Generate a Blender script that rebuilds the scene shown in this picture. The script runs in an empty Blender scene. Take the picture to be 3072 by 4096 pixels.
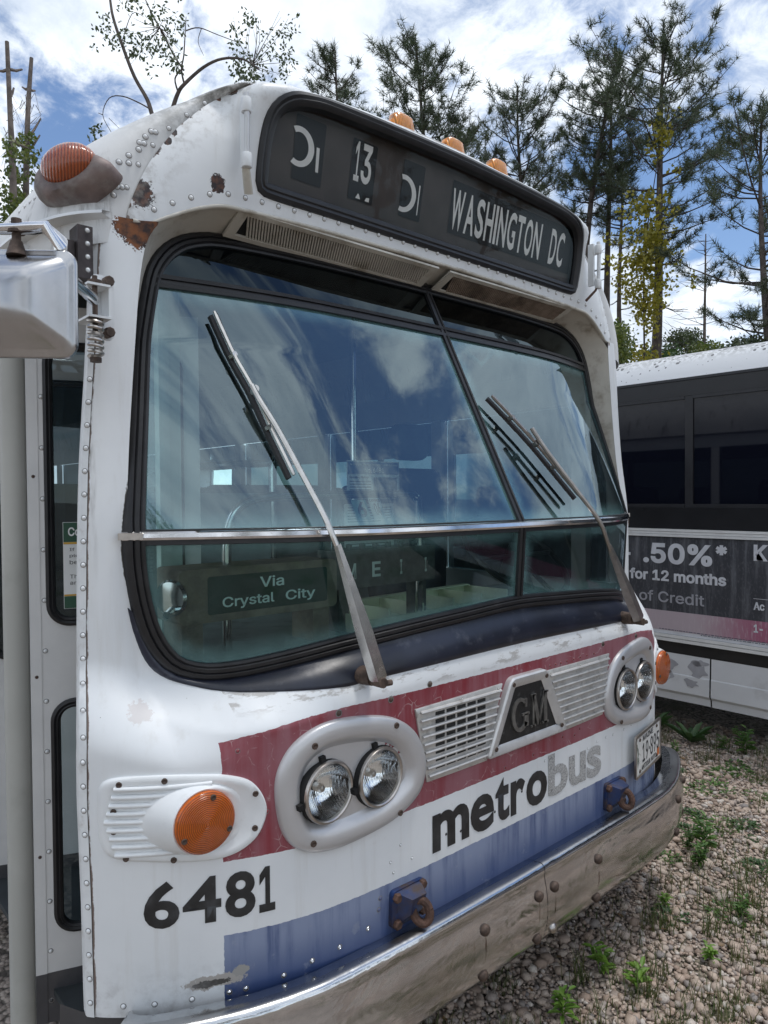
import bpy, bmesh, math, random
import numpy as np
from mathutils import Vector, Matrix

SC = bpy.context.scene
COL = SC.collection
R = math.radians

# ------------------------------------------------------------------ camera
cam_d = bpy.data.cameras.new('camera')
cam_d.sensor_fit = 'HORIZONTAL'; cam_d.sensor_width = 36.0
cam_d.lens = 36.0 * 2850.0 / 3072.0
cam_d.clip_start = 0.02; cam_d.clip_end = 3000
cam = bpy.data.objects.new('camera', cam_d); COL.objects.link(cam)
YAW, PIT, ROL = 0.84407515, 0.02190569, -0.00732192
CAM = np.array([-1.7941, -1.26552, 1.72])
_F = np.array([math.cos(YAW)*math.cos(PIT), math.sin(YAW)*math.cos(PIT), -math.sin(PIT)])
_R = np.array([math.sin(YAW), -math.cos(YAW), 0.0]); _U = np.cross(_R, _F)
_R, _U = _R*math.cos(ROL)+_U*math.sin(ROL), -_R*math.sin(ROL)+_U*math.cos(ROL)
cam.matrix_world = Matrix(((_R[0], _U[0], -_F[0], CAM[0]), (_R[1], _U[1], -_F[1], CAM[1]), (_R[2], _U[2], -_F[2], CAM[2]), (0, 0, 0, 1)))
SC.camera = cam

# ------------------------------------------------------------------ node helper
class NT:
    def __init__(s, tree):
        s.t = tree; s.nodes = tree.nodes; s.links = tree.links
    def set(s, sock, v):
        if isinstance(v, bpy.types.NodeSocket): s.links.new(v, sock)
        elif isinstance(v, (tuple, list)) and len(v) == 3 and sock.type == 'RGBA': sock.default_value = (*v, 1)
        else: sock.default_value = v
    def n(s, typ, props=None, **kw):
        nd = s.nodes.new(typ)
        for k, v in (props or {}).items(): setattr(nd, k, v)
        for k, v in kw.items(): s.set(nd.inputs[k.replace('_', ' ')], v)
        return nd
    def m(s, op, a, b=0.0, c=None, clamp=False):
        nd = s.nodes.new('ShaderNodeMath'); nd.operation = op; nd.use_clamp = clamp
        s.set(nd.inputs[0], a); s.set(nd.inputs[1], b)
        if c is not None: s.set(nd.inputs[2], c)
        return nd.outputs[0]
    def vm(s, op, a, b=(0, 0, 0)):
        nd = s.nodes.new('ShaderNodeVectorMath'); nd.operation = op
        s.set(nd.inputs[0], a); s.set(nd.inputs[1], b)
        return nd.outputs[0]
    def mul(s, a, *bs):
        for b in bs: a = s.m('MULTIPLY', a, b)
        return a
    def add(s, a, *bs):
        for b in bs: a = s.m('ADD', a, b)
        return a
    def mx(s, a, *bs):
        for b in bs: a = s.m('MAXIMUM', a, b)
        return a
    def mix(s, f, a, b):
        nd = s.nodes.new('ShaderNodeMix'); nd.data_type = 'RGBA'
        s.set(nd.inputs[0], f); s.set(nd.inputs[6], a); s.set(nd.inputs[7], b)
        return nd.outputs[2]
    def obj(s):
        return s.nodes.new('ShaderNodeTexCoord').outputs['Object']
    def xyz(s, v):
        return s.n('ShaderNodeSeparateXYZ', Vector=v).outputs
    def scale(s, v, sc):
        return s.vm('MULTIPLY', v, sc)
    def noise(s, v, sc, det=4, rough=.55, dist=0.0):
        return s.n('ShaderNodeTexNoise', Vector=v, Scale=sc, Detail=det, Roughness=rough, Distortion=dist).outputs[0]
    def rng(s, v, lo, hi, a=0.0, b=1.0, smooth=True):
        nd = s.nodes.new('ShaderNodeMapRange'); nd.clamp = True
        nd.interpolation_type = 'SMOOTHSTEP' if smooth else 'LINEAR'
        s.set(nd.inputs[0], v); s.set(nd.inputs[1], lo); s.set(nd.inputs[2], hi); s.set(nd.inputs[3], a); s.set(nd.inputs[4], b)
        return nd.outputs[0]
    def bump(s, h, st=.2, d=.01):
        return s.n('ShaderNodeBump', Strength=st, Distance=d, Height=h).outputs[0]
    def blob(s, v, p, r):
        """1 at point p falling to 0 at distance r (per-axis radii)"""
        w = s.vm('MULTIPLY', s.vm('SUBTRACT', v, p), tuple(1.0/q for q in r))
        ln = s.nodes.new('ShaderNodeVectorMath'); ln.operation = 'LENGTH'; s.set(ln.inputs[0], w)
        return s.rng(ln.outputs['Value'], 1.0, 0.0)

MATS = {}
def material(name):
    m = bpy.data.materials.new(name); m.use_nodes = True
    m.node_tree.nodes.clear()
    t = NT(m.node_tree); out = t.n('ShaderNodeOutputMaterial')
    MATS[name] = m
    return m, t, out
def pbr(name, color=(.5, .5, .5), rough=.5, metal=0.0, var=.12, vscale=8.0, bump=0.0, bscale=60.0, spec=.5, dirt=0.0, dirtcol=(.08, .07, .06), dscale=5.0, coat=0.0, trans=0.0, sub=0.0):
    m, t, out = material(name)
    v = t.obj(); c = color
    if var:
        nz = t.noise(v, vscale, 5)
        c = t.mix(t.rng(nz, .3, .7), tuple(q*(1-var) for q in color), tuple(min(1, q*(1+var)) for q in color))
    rg = rough
    if dirt:
        dm = t.m('MULTIPLY', t.rng(t.noise(v, dscale, 8, .65), .62-.3*dirt, .72), min(1, dirt*1.5))
        c = t.mix(dm, c, dirtcol); rg = t.add(t.mul(dm, .3), rough)
    p = t.n('ShaderNodeBsdfPrincipled', Base_Color=c, Roughness=rg, Metallic=metal)
    p.inputs['Specular IOR Level'].default_value = spec
    p.inputs['Coat Weight'].default_value = coat
    p.inputs['Transmission Weight'].default_value = trans
    if sub: p.inputs['Subsurface Weight'].default_value = sub; p.inputs['Subsurface Scale'].default_value = .02
    if bump: t.set(p.inputs['Normal'], t.bump(t.noise(v, bscale, 6), bump, .004))
    t.links.new(p.outputs[0], out.inputs[0])
    return m

CL_OFF, CL_LO, CL_HI = (7.3, 2.2, 0.0), .475, .57
# ------------------------------------------------------------------ world, sun, exposure
SUN_EL, SUN_AZ = R(78), math.atan2(-0.55, 0.75)      # high, to the right and in front of the bus, veiled by cloud
world = bpy.data.worlds.new('World'); SC.world = world; world.use_nodes = True
world.node_tree.nodes.clear()
w = NT(world.node_tree)
wout = w.n('ShaderNodeOutputWorld')
sky = w.n('ShaderNodeTexSky', {'sky_type': 'NISHITA', 'sun_disc': False, 'sun_elevation': SUN_EL, 'sun_rotation': math.pi/2-SUN_AZ, 'air_density': 1.0, 'dust_density': .15, 'ozone_density': 2.5})
dirv = w.scale(w.nodes.new('ShaderNodeTexCoord').outputs['Generated'], (1, 1, 1))
sx = w.xyz(dirv)
den = w.m('MAXIMUM', w.add(sx[2], .42), .05)
cl = w.n('ShaderNodeCombineXYZ', X=w.m('DIVIDE', sx[0], den), Y=w.m('DIVIDE', sx[1], den), Z=0.3).outputs[0]
cl = w.vm('ADD', cl, CL_OFF)
warp = w.n('ShaderNodeTexNoise', Vector=cl, Scale=2.1, Detail=3).outputs['Color']
clw = w.vm('ADD', cl, w.scale(w.vm('SUBTRACT', warp, (.5, .5, .5)), (.3, .3, .1)))
big = w.noise(cl, 1.5, 3, .5)
fine = w.noise(clw, 3.6, 10, .60, .2)
fine2 = w.noise(clw, 10.5, 9, .66, .2)
dens = w.add(w.mul(big, .46), w.mul(fine, .44), w.mul(fine2, .22))
mask = w.rng(dens, CL_LO, CL_HI)
shade = w.rng(w.add(w.mul(w.noise(w.vm('ADD', clw, (.06, .05, 0)), 2.8, 8, .6), .8), w.mul(fine2, .25)), .36, .66)
cloudc = w.mix(shade, (6.0, 6.9, 8.2), (10.9, 11.5, 12.2))
hz = w.rng(sx[2], -.02, .22, .5, 0.0)
skyc = w.mix(w.mx(mask, hz), w.vm('MULTIPLY', sky.outputs[0], (1.25, 1.27, 1.32)), cloudc)
bg = w.n('ShaderNodeBackground', Color=skyc, Strength=0.085)
w.links.new(bg.outputs[0], wout.inputs[0])

sun_d = bpy.data.lights.new('sun', 'SUN'); sun_d.energy = 1.25; sun_d.angle = R(12); sun_d.color = (1, .97, .93)
sun = bpy.data.objects.new('sun', sun_d); COL.objects.link(sun)
sdir = Vector((math.cos(SUN_EL)*math.cos(SUN_AZ), math.cos(SUN_EL)*math.sin(SUN_AZ), math.sin(SUN_EL)))
sun.rotation_euler = sdir.to_track_quat('Z', 'Y').to_euler()
sun.location = (4, -6, 20)
vs = SC.view_settings
vs.view_transform = 'Standard'; vs.look = 'None'; vs.exposure = 0.40; vs.gamma = 1.0; vs.use_curve_mapping = False
SC.cycles.max_bounces = 7; SC.cycles.diffuse_bounces = 3; SC.cycles.glossy_bounces = 4; SC.cycles.transmission_bounces = 6; SC.cycles.transparent_max_bounces = 10; SC.cycles.caustics_reflective = False; SC.cycles.caustics_refractive = False

# ------------------------------------------------------------------ mesh helpers
def obj(name, verts, faces, mat=None, parent=None, smooth=True, loc=None, matrix=None, auto=None):
    me = bpy.data.meshes.new(name)
    me.from_pydata([tuple(map(float, v)) for v in verts], [], [tuple(map(int, f)) for f in faces])
    if mat is not None: me.materials.append(MATS[mat] if isinstance(mat, str) else mat)
    if smooth:
        me.polygons.foreach_set('use_smooth', [True]*len(me.polygons))
        if auto is not None: me.set_sharp_from_angle(angle=R(auto))
    me.update()
    o = bpy.data.objects.new(name, me); COL.objects.link(o)
    if parent is not None: o.parent = parent
    if loc is not None: o.location = loc
    if matrix is not None: o.matrix_basis = matrix
    return o
def empty(name, loc=(0, 0, 0), label=None, cat=None, group=None):
    o = bpy.data.objects.new(name, None); COL.objects.link(o); o.location = loc
    o.empty_display_size = .2
    tag(o, label, cat, group)
    return o
def tag(o, label=None, cat=None, group=None, kind=None):
    if label: o['label'] = label
    if cat: o['category'] = cat
    if group: o['group'] = group
    if kind: o['kind'] = kind
    return o
class MB:
    def __init__(s): s.v = []; s.f = []
    def add(s, v, f):
        b = len(s.v); s.v += [tuple(map(float, q)) for q in v]; s.f += [tuple(i+b for i in q) for q in f]; return s
    def box(s, x0, x1, y0, y1, z0, z1):
        v = [(x, y, z) for z in (z0, z1) for y in (y0, y1) for x in (x0, x1)]
        return s.add(v, [(0, 2, 3, 1), (4, 5, 7, 6), (0, 1, 5, 4), (2, 6, 7, 3), (0, 4, 6, 2), (1, 3, 7, 5)])
    def obox(s, c, ax, hs):
        c = np.array(c, float); ax = [np.array(a, float)/np.linalg.norm(a) for a in ax]
        v = [c+ax[0]*hs[0]*i+ax[1]*hs[1]*j+ax[2]*hs[2]*q for q in (-1, 1) for j in (-1, 1) for i in (-1, 1)]
        return s.add(v, [(0, 2, 3, 1), (4, 5, 7, 6), (0, 1, 5, 4), (2, 6, 7, 3), (0, 4, 6, 2), (1, 3, 7, 5)])
    def tube(s, pts, r, n=8, cap=True, flat=1.0):
        pts = [np.array(p, float) for p in pts]; m = len(pts)
        rs = r if isinstance(r, (list, tuple)) else [r]*m
        T = []
        for i in range(m):
            a = pts[max(i-1, 0)]; b = pts[min(i+1, m-1)]; t = b-a; T.append(t/(np.linalg.norm(t)+1e-12))
        u = np.cross(T[0], (0, 0, 1.0))
        if np.linalg.norm(u) < .1: u = np.cross(T[0], (0, 1.0, 0))
        u /= np.linalg.norm(u); V = []
        for i in range(m):
            u = u-T[i]*(u@T[i]); u /= np.linalg.norm(u)+1e-12; w_ = np.cross(T[i], u)
            for k in range(n):
                a = 2*math.pi*k/n; V.append(pts[i]+rs[i]*(u*math.cos(a)+w_*math.sin(a)*flat))
        Fc = []
        for i in range(m-1):
            for k in range(n):
                k2 = (k+1) % n; Fc.append((i*n+k, i*n+k2, (i+1)*n+k2, (i+1)*n+k))
        if cap: Fc += [tuple(range(n))[::-1], tuple((m-1)*n+k for k in range(n))]
        return s.add(V, Fc)
    def lathe(s, prof, n=24, M=None, cap0=False, cap1=False):
        V = []; Fc = []
        for (r_, h) in prof:
            for k in range(n):
                a = 2*math.pi*k/n; V.append((r_*math.cos(a), r_*math.sin(a), h))
        for i in range(len(prof)-1):
            for k in range(n):
                k2 = (k+1) % n; Fc.append((i*n+k, i*n+k2, (i+1)*n+k2, (i+1)*n+k))
        if cap0: Fc.append(tuple(range(n))[::-1])
        if cap1: Fc.append(tuple((len(prof)-1)*n+k for k in range(n)))
        if M is not None: V = [tuple(M @ Vector(q)) for q in V]
        return s.add(V, Fc)
    def build(s, name, mat, parent=None, smooth=True, auto=35, **k):
        return obj(name, s.v, s.f, mat, parent, smooth, auto=auto, **k)
def frame(p, n, up=(0, 0, 1)):
    """matrix whose local z is n, local y is up-ish"""
    n = Vector(n).normalized(); x = Vector(up).cross(n)
    if x.length < 1e-3: x = Vector((1, 0, 0))
    x.normalize(); y = n.cross(x)
    return Matrix(((x[0], y[0], n[0], p[0]), (x[1], y[1], n[1], p[1]), (x[2], y[2], n[2], p[2]), (0, 0, 0, 1)))
def spline(pts, n=8, closed=False):
    P = [np.array(p, float) for p in pts]; m = len(P); out = []
    rng_ = range(m if closed else m-1)
    for i in rng_:
        if closed: p0, p1, p2, p3 = P[i-1], P[i], P[(i+1) % m], P[(i+2) % m]
        else: p0, p1, p2, p3 = P[max(i-1, 0)], P[i], P[i+1], P[min(i+2, m-1)]
        for k in range(n):
            t = k/n; out.append(.5*((2*p1)+(-p0+p2)*t+(2*p0-5*p1+4*p2-p3)*t*t+(-p0+3*p1-3*p2+p3)*t**3))
    if not closed: out.append(P[-1])
    return np.array(out)
def resample(P, n, closed=True):
    P = np.array(P, float); Q = np.vstack([P, P[:1]]) if closed else P
    L = np.concatenate([[0], np.cumsum(np.linalg.norm(np.diff(Q, axis=0), axis=1))])
    t = np.linspace(0, L[-1], n+1)[:-1] if closed else np.linspace(0, L[-1], n)
    return np.stack([np.interp(t, L, Q[:, i]) for i in range(Q.shape[1])], 1)
def inset(P, dd):
    """move closed outline inward by dd (counter-clockwise or clockwise both handled)"""
    P = np.array(P, float); T = np.roll(P, -1, 0)-np.roll(P, 1, 0)
    N = np.stack([-T[:, 1], T[:, 0]], 1); N /= np.linalg.norm(N, axis=1)[:, None]+1e-12
    A = .5*np.sum(P[:, 0]*np.roll(P[:, 1], -1)-np.roll(P[:, 0], -1)*P[:, 1])
    return P+N*dd*(1 if A > 0 else -1)
def rrect(x0, x1, z0, z1, r, n=6):
    rs = r if isinstance(r, (list, tuple)) else [r]*4      # BL BR TR TL
    out = []
    for (cx, cz, a0, rr) in ((x0+rs[0], z0+rs[0], 180, rs[0]), (x1-rs[1], z0+rs[1], 270, rs[1]), (x1-rs[2], z1-rs[2], 0, rs[2]), (x0+rs[3], z1-rs[3], 90, rs[3])):
        for k in range(n+1):
            a = R(a0+90*k/n); out.append((cx+rr*math.cos(a), cz+rr*math.sin(a)))
    return np.array(out)
def polydist(X, Z, P):
    """signed distance (positive outside) and nearest point to closed polygon"""
    X = np.asarray(X, float).ravel(); Z = np.asarray(Z, float).ravel(); P = np.asarray(P, float)
    best = np.full(X.shape, 1e9); bx = np.zeros_like(X); bz = np.zeros_like(X); ins = np.zeros(X.shape, bool)
    Q = np.roll(P, -1, 0)
    for (ax, az), (cx, cz) in zip(P, Q):
        dx, dz = cx-ax, cz-az; l2 = dx*dx+dz*dz+1e-15
        t = np.clip(((X-ax)*dx+(Z-az)*dz)/l2, 0, 1); px = ax+t*dx; pz = az+t*dz
        d_ = (X-px)**2+(Z-pz)**2; u = d_ < best
        best[u] = d_[u]; bx[u] = px[u]; bz[u] = pz[u]
        c = ((az > Z) != (cz > Z)) & (X < (cx-ax)*(Z-az)/((cz-az) if abs(cz-az) > 1e-12 else 1e-12)+ax)
        ins ^= c
    d_ = np.sqrt(best)
    return np.where(ins, -d_, d_), bx, bz
def pchip(xs, ys):
    xs = np.array(xs, float); ys = np.array(ys, float); h = np.diff(xs); d_ = np.diff(ys)/h
    m = np.zeros(len(xs)); m[-1] = d_[-1]
    for i in range(1, len(xs)-1):
        if d_[i-1]*d_[i] > 0:
            w1 = 2*h[i]+h[i-1]; w2 = h[i]+2*h[i-1]; m[i] = (w1+w2)/(w1/d_[i-1]+w2/d_[i])
    def f(x):
        x = np.asarray(x, float); xc = np.clip(x, xs[0], xs[-1]); i = np.clip(np.searchsorted(xs, xc)-1, 0, len(xs)-2)
        t = (xc-xs[i])/h[i]
        return (2*t**3-3*t**2+1)*ys[i]+(t**3-2*t**2+t)*h[i]*m[i]+(-2*t**3+3*t**2)*ys[i+1]+(t**3-t**2)*h[i]*m[i+1]
    return f
def sstep(a, b, x):
    t = np.clip((np.asarray(x, float)-a)/(b-a), 0, 1); return t*t*(3-2*t)
def gridfaces(nu, nv, wrap=False):
    f = []
    for i in range(nu-1 if not wrap else nu):
        for j in range(nv-1):
            a = i*nv+j; b = ((i+1) % nu)*nv+j; f.append((a, b, b+1, a+1))
    return f
try:                                    # a plain grotesque that ships with Blender itself; falls back to the built-in font
    import os
    FONT = bpy.data.fonts.load(os.path.join(bpy.utils.system_resource('DATAFILES'), 'fonts', 'Inter.woff2'))
except Exception:
    FONT = None
def text_mesh(s, size=1.0, bold=0.0, spacing=1.0, step=None, plain=False):
    """text -> (verts Nx3: x, y, relief 0..1; faces), left at x=0, baseline at 0"""
    cu = bpy.data.curves.new('t', 'FONT'); cu.body = s; cu.size = 1.0; cu.space_character = spacing; cu.resolution_u = 4
    cu.bevel_depth = bold; cu.bevel_resolution = 0; cu.fill_mode = 'FRONT'
    if FONT is not None and not plain: cu.font = FONT
    o = bpy.data.objects.new('t', cu); COL.objects.link(o)
    dg = bpy.context.evaluated_depsgraph_get(); me = bpy.data.meshes.new_from_object(o.evaluated_get(dg))
    bm = bmesh.new(); bm.from_mesh(me)
    bpy.data.objects.remove(o); bpy.data.curves.remove(cu); bpy.data.meshes.remove(me)
    bmesh.ops.remove_doubles(bm, verts=bm.verts, dist=1e-5)
    bmesh.ops.delete(bm, geom=[f for f in bm.faces if f.calc_center_median().z < -1e-6], context='FACES')
    if step:
        xs = [v.co.x for v in bm.verts]; x = min(xs)+step
        while x < max(xs):
            bmesh.ops.bisect_plane(bm, geom=bm.verts[:]+bm.edges[:]+bm.faces[:], plane_co=(x, 0, 0), plane_no=(1, 0, 0)); x += step
    bm.normal_update()
    for f in bm.faces:
        if f.normal.z < 0: f.normal_flip()
    bm.verts.ensure_lookup_table(); bm.verts.index_update()
    V = np.array([v.co[:] for v in bm.verts]); Fc = [tuple(v.index for v in f.verts) for f in bm.faces]; bm.free()
    V[:, 2] = np.clip(V[:, 2]/max(bold, 1e-6), 0, 1) if bold else 0
    V[:, 0] -= V[:, 0].min()
    return V, Fc
def xzh(V2):
    """rows as (x, z, relief in metres)"""
    return [(q[0], q[1], q[2]*.0005 if len(q) > 2 else 0.0) for q in V2]
def text_fit(s, x0, x1, z0, z1, bold=0.0, spacing=1.0, step=None, plain=False):
    V, Fc = text_mesh(s, 1.0, bold, spacing, step, plain)
    mn = V.min(0); mxx = V.max(0)
    V[:, :2] = (V[:, :2]-mn[:2])/(mxx[:2]-mn[:2]); V[:, 0] = x0+V[:, 0]*(x1-x0); V[:, 1] = z0+V[:, 1]*(z1-z0)
    return V, Fc
# ------------------------------------------------------------------ materials of the bus
def make_front_paint():
    m, t, out = material('front_paint')
    v = t.obj(); x, y, z = t.xyz(v)
    edge = t.mul(t.m('SUBTRACT', t.noise(v, 55, 4), .5), .006)
    ze = t.add(z, edge); ax = t.m('ABSOLUTE', x)
    big = t.noise(v, 2.2, 6, .6); streak = t.noise(t.scale(v, (28, 28, 2.2)), 1.0, 6, .6); fine = t.noise(v, 26, 8, .65)
    white = t.mix(t.rng(big, .35, .7), (.74, .762, .778), (.80, .82, .832))
    white = t.mix(t.mul(t.rng(streak, .52, .78), .30), white, (.52, .50, .46))
    white = t.mix(t.mul(t.rng(fine, .60, .78), t.rng(big, .45, .6), .35), white, (.50, .46, .42))
    # red and blue stripes
    ztop = t.m('SUBTRACT', 1.199, t.mul(t.m('POWER', t.mx(t.m('SUBTRACT', ax, .7), 0.0), 1.5), .27))
    inx = t.m('LESS_THAN', t.add(ax, edge), 1.0)
    red = t.mul(inx, t.m('GREATER_THAN', ze, .883), t.m('LESS_THAN', ze, ztop))
    blue = t.mul(inx, t.m('LESS_THAN', ze, .712))
    fadeR = t.m('MULTIPLY', t.rng(t.add(t.mul(big, .6), t.mul(streak, .5)), .36, .66), .9)
    redc = t.mix(fadeR, (.23, .022, .034), (.31, .135, .16))
    crk = t.n('ShaderNodeTexVoronoi', {'feature': 'DISTANCE_TO_EDGE'}, Vector=t.vm('ADD', v, t.scale(t.n('ShaderNodeTexNoise', Vector=v, Scale=9.0).outputs['Color'], (.08, .08, .08))), Scale=22.0).outputs['Distance']
    crack = t.mul(t.rng(crk, .03, .0), t.rng(fine, .5, .62))
    redc = t.mix(t.mul(crack, .55), redc, (.55, .45, .45))
    fadeB = t.mul(t.rng(z, .555, .70), t.rng(t.add(t.mul(streak, .7), t.mul(big, .45)), .34, .62))
    right = t.rng(x, .30, .62)
    fadeB = t.mx(t.mul(fadeB, .85), t.mul(right, t.rng(streak, .25, .6), .95))
    bluec = t.mix(fadeB, (.030, .060, .175), (.28, .33, .46))
    bluec = t.mix(t.mul(t.rng(fine, .60, .70), .35), bluec, (.30, .33, .40))
    bluec = t.mix(t.mul(right, t.rng(t.noise(t.scale(v, (60, 60, 20)), 1.0, 5, .7), .57, .64), t.rng(z, .72, .6)), bluec, (.02, .028, .08))
    c = t.mix(red, white, redc); c = t.mix(blue, c, bluec)
    # chips, scrapes and rust with their own shapes
    sp = t.n('ShaderNodeTexVoronoi', Vector=v, Scale=34.0).outputs
    chip = t.mul(t.m('LESS_THAN', sp['Distance'], t.rng(t.noise(v, 5, 3), .55, .75, 0.0, .13)), t.m('GREATER_THAN', t.noise(v, 3.3, 2), .5))
    c = t.mix(chip, c, (.06, .05, .05))
    wob = t.noise(v, 30, 8, .72); wob2 = t.noise(v, 130, 6, .7)
    def patch(p, r, thr=.5):
        return t.rng(t.add(t.mul(t.blob(v, p, r), .50), t.mul(wob, .62), t.mul(wob2, .55)), thr+.365, thr+.40)
    gouge = patch((-1.03, .22, .607), (.075, .2, .014), .42)
    c = t.mix(patch((-1.02, .22, .610), (.13, .2, .026), .42), c, (.42, .39, .36))
    c = t.mix(gouge, c, (.05, .045, .04))
    c = t.mix(patch((-.965, .2, .624), (.03, .2, .022), .40), c, (.34, .33, .31))
    c = t.mix(patch((-1.13, .3, 1.225), (.06, .2, .055), .50), c, (.63, .61, .61))
    lip = t.mul(t.rng(z, 1.2, 1.225), t.rng(z, 1.27, 1.25), t.m('LESS_THAN', ax, .95))
    lipn = t.noise(t.scale(v, (9, 9, 30)), 1.0, 7, .7)
    c = t.mix(t.mul(lip, t.rng(lipn, .52, .60), .75), c, (.36, .34, .32))
    c = t.mix(t.mul(lip, t.m('GREATER_THAN', lipn, .665)), c, (.09, .07, .06))
    rust = t.mx(patch((-1.075, .45, 2.385), (.11, .2, .10), .45), patch((1.07, .45, 2.395), (.035, .2, .03), .5))
    rr = t.mix(t.rng(t.noise(v, 45, 6), .35, .65), (.045, .03, .028), (.22, .085, .035))
    c = t.mix(rust, c, rr)
    ed = t.n('ShaderNodeAttribute', {'attribute_name': 'edge'}).outputs['Fac']; sd = t.n('ShaderNodeAttribute', {'attribute_name': 'seamd'}).outputs['Fac']
    ck = t.noise(t.scale(v, (30, 30, 9)), 1.0, 8, .72)
    c = t.mix(t.rng(t.add(t.mul(t.rng(ed, .022, .0), .55), t.mul(ck, .8)), .84, .88), c, (.05, .045, .04))
    c = t.mix(t.mul(t.rng(t.add(t.mul(t.rng(sd, .010, .0), .5), t.mul(ck, .8)), .78, .86), .9), c, (.13, .075, .05))
    # grime streak down the pillar and along the seam
    st = t.mul(t.blob(v, (-1.195, .42, 2.0), (.012, .2, .55)), t.rng(t.noise(t.scale(v, (40, 40, 7)), 1.0, 6), .42, .6), .8)
    c = t.mix(st, c, (.16, .15, .13))
    low = t.mul(t.rng(z, .70, .555), t.rng(fine, .42, .75), t.rng(ax, .9, 1.05), .55)
    c = t.mix(low, c, (.33, .32, .32))
    p = t.n('ShaderNodeBsdfPrincipled', Base_Color=c, Roughness=t.add(.40, t.mul(big, .14), t.mul(rust, .4)))
    h = t.add(t.mul(t.noise(v, 240, 2), .05), t.mul(t.m('MAXIMUM', rust, gouge), -.5), t.mul(t.noise(v, 5, 3), 1.6), t.mul(t.noise(v, 16, 2), .3))
    t.set(p.inputs['Normal'], t.bump(h, .22, .004))
    t.links.new(p.outputs[0], out.inputs[0])
make_front_paint()

def make_visor_paint():
    m, t, out = material('visor_paint')
    v = t.obj(); x, y, z = t.xyz(v); ax = t.m('ABSOLUTE', x)
    big = t.noise(v, 2.5, 6, .6); fine = t.noise(v, 30, 8, .65); wob = t.noise(v, 30, 8, .72); wob2 = t.noise(v, 130, 6, .7)
    c = t.mix(t.rng(big, .35, .7), (.71, .733, .75), (.78, .80, .812))
    c = t.mix(t.mul(t.rng(t.noise(t.scale(v, (30, 30, 3)), 1.0, 6), .52, .8), .35), c, (.46, .44, .40))
    def patch(p, r, thr=.5):
        return t.rng(t.add(t.mul(t.blob(v, p, r), .50), t.mul(wob, .62), t.mul(wob2, .55)), thr+.365, thr+.40)
    # rust bleeding along the roof seam and rim, worn patches
    seam = t.n('ShaderNodeAttribute', {'attribute_name': 'edge'}).outputs['Fac']
    sm = t.m('GREATER_THAN', t.add(t.mul(t.rng(seam, .055, .0), .75), t.mul(t.noise(v, 9, 5, .65), .55)), 1.0)
    r1 = t.mx(sm, patch((-1.06, .5, 2.47), (.055, .2, .07), .40), patch((-1.03, .47, 2.60), (.045, .2, .06), .44), patch((-.87, .4, 2.535), (.04, .2, .045), .42))
    soff = t.n('ShaderNodeAttribute', {'attribute_name': 'low'}).outputs['Fac']
    rr = t.mix(t.rng(t.noise(v, 50, 6), .45, .72), (.036, .030, .034), (.16, .075, .05))
    c = t.mix(r1, c, rr)
    c = t.mix(t.mul(t.rng(seam, .10, .0), t.rng(fine, .45, .65), .5), c, (.30, .28, .25))
    p = t.n('ShaderNodeBsdfPrincipled', Base_Color=c, Roughness=t.add(.38, t.mul(r1, .4)))
    t.set(p.inputs['Normal'], t.bump(t.add(t.mul(t.noise(v, 240, 2), .05), t.mul(r1, -.5), t.mul(t.noise(v, 8, 3), .5)), .2, .004))
    t.links.new(p.outputs[0], out.inputs[0])
make_visor_paint()

def make_roof_paint():
    m, t, out = material('roof_paint')
    v = t.obj(); x, y, z = t.xyz(v)
    fine = t.noise(v, 34, 9, .7); big = t.noise(v, 3, 6, .6)
    c = t.mix(t.rng(big, .35, .7), (.66, .665, .66), (.77, .77, .76))
    grime = t.mul(t.rng(t.add(z, t.mul(t.m('SUBTRACT', big, .5), .3)), 2.52, 2.80), t.rng(fine, .30, .62))
    c = t.mix(t.mul(grime, .88), c, (.16, .155, .14))
    strk = t.rng(t.noise(t.scale(v, (20, 20, 3)), 1.0, 7, .65), .54, .68)
    c = t.mix(t.mul(strk, t.rng(z, 2.7, 2.4), .7), c, (.22, .21, .19))
    lich = t.m('LESS_THAN', t.n('ShaderNodeTexVoronoi', Vector=v, Scale=60.0).outputs['Distance'], t.rng(big, .5, .75, 0.0, .28))
    c = t.mix(t.mul(lich, .8), c, (.10, .10, .09))
    p = t.n('ShaderNodeBsdfPrincipled', Base_Color=c, Roughness=.55)
    t.set(p.inputs['Normal'], t.bump(t.add(fine, t.mul(t.noise(v, 6, 3), 2.0)), .25, .004))
    t.links.new(p.outputs[0], out.inputs[0])
make_roof_paint()

pbr('white_paint', (.755, .775, .785), .38, var=.05, vscale=4, dirt=.22, dirtcol=(.38, .36, .33), dscale=6, bump=.05, bscale=200)
pbr('strip_paint', (.74, .76, .77), .38, var=.06, vscale=20, dirt=.3, dirtcol=(.30, .26, .22), dscale=18, bump=.08, bscale=120)
pbr('rivet_paint', (.76, .78, .79), .36, var=.08, vscale=60, dirt=.3, dirtcol=(.25, .22, .2), dscale=70)
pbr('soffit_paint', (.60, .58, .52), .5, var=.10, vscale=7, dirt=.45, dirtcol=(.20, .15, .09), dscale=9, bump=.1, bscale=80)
pbr('soffit_rust', (.30, .24, .19), .8, var=.4, vscale=16, dirt=.5, dirtcol=(.04, .028, .02), dscale=12, bump=.3, bscale=80)
pbr('navy_paint', (.014, .017, .030), .30, var=.35, vscale=5, dirt=.18, dirtcol=(.16, .17, .20), dscale=14, bump=.12, bscale=22)
pbr('rubber', (.012, .012, .014), .42, var=.3, vscale=20, dirt=.12, dirtcol=(.06, .06, .06), dscale=12, bump=.1, bscale=90)
pbr('chrome', (.74, .74, .75), .12, 1.0, var=.06, vscale=30, dirt=.2, dirtcol=(.30, .26, .22), dscale=40)
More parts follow.
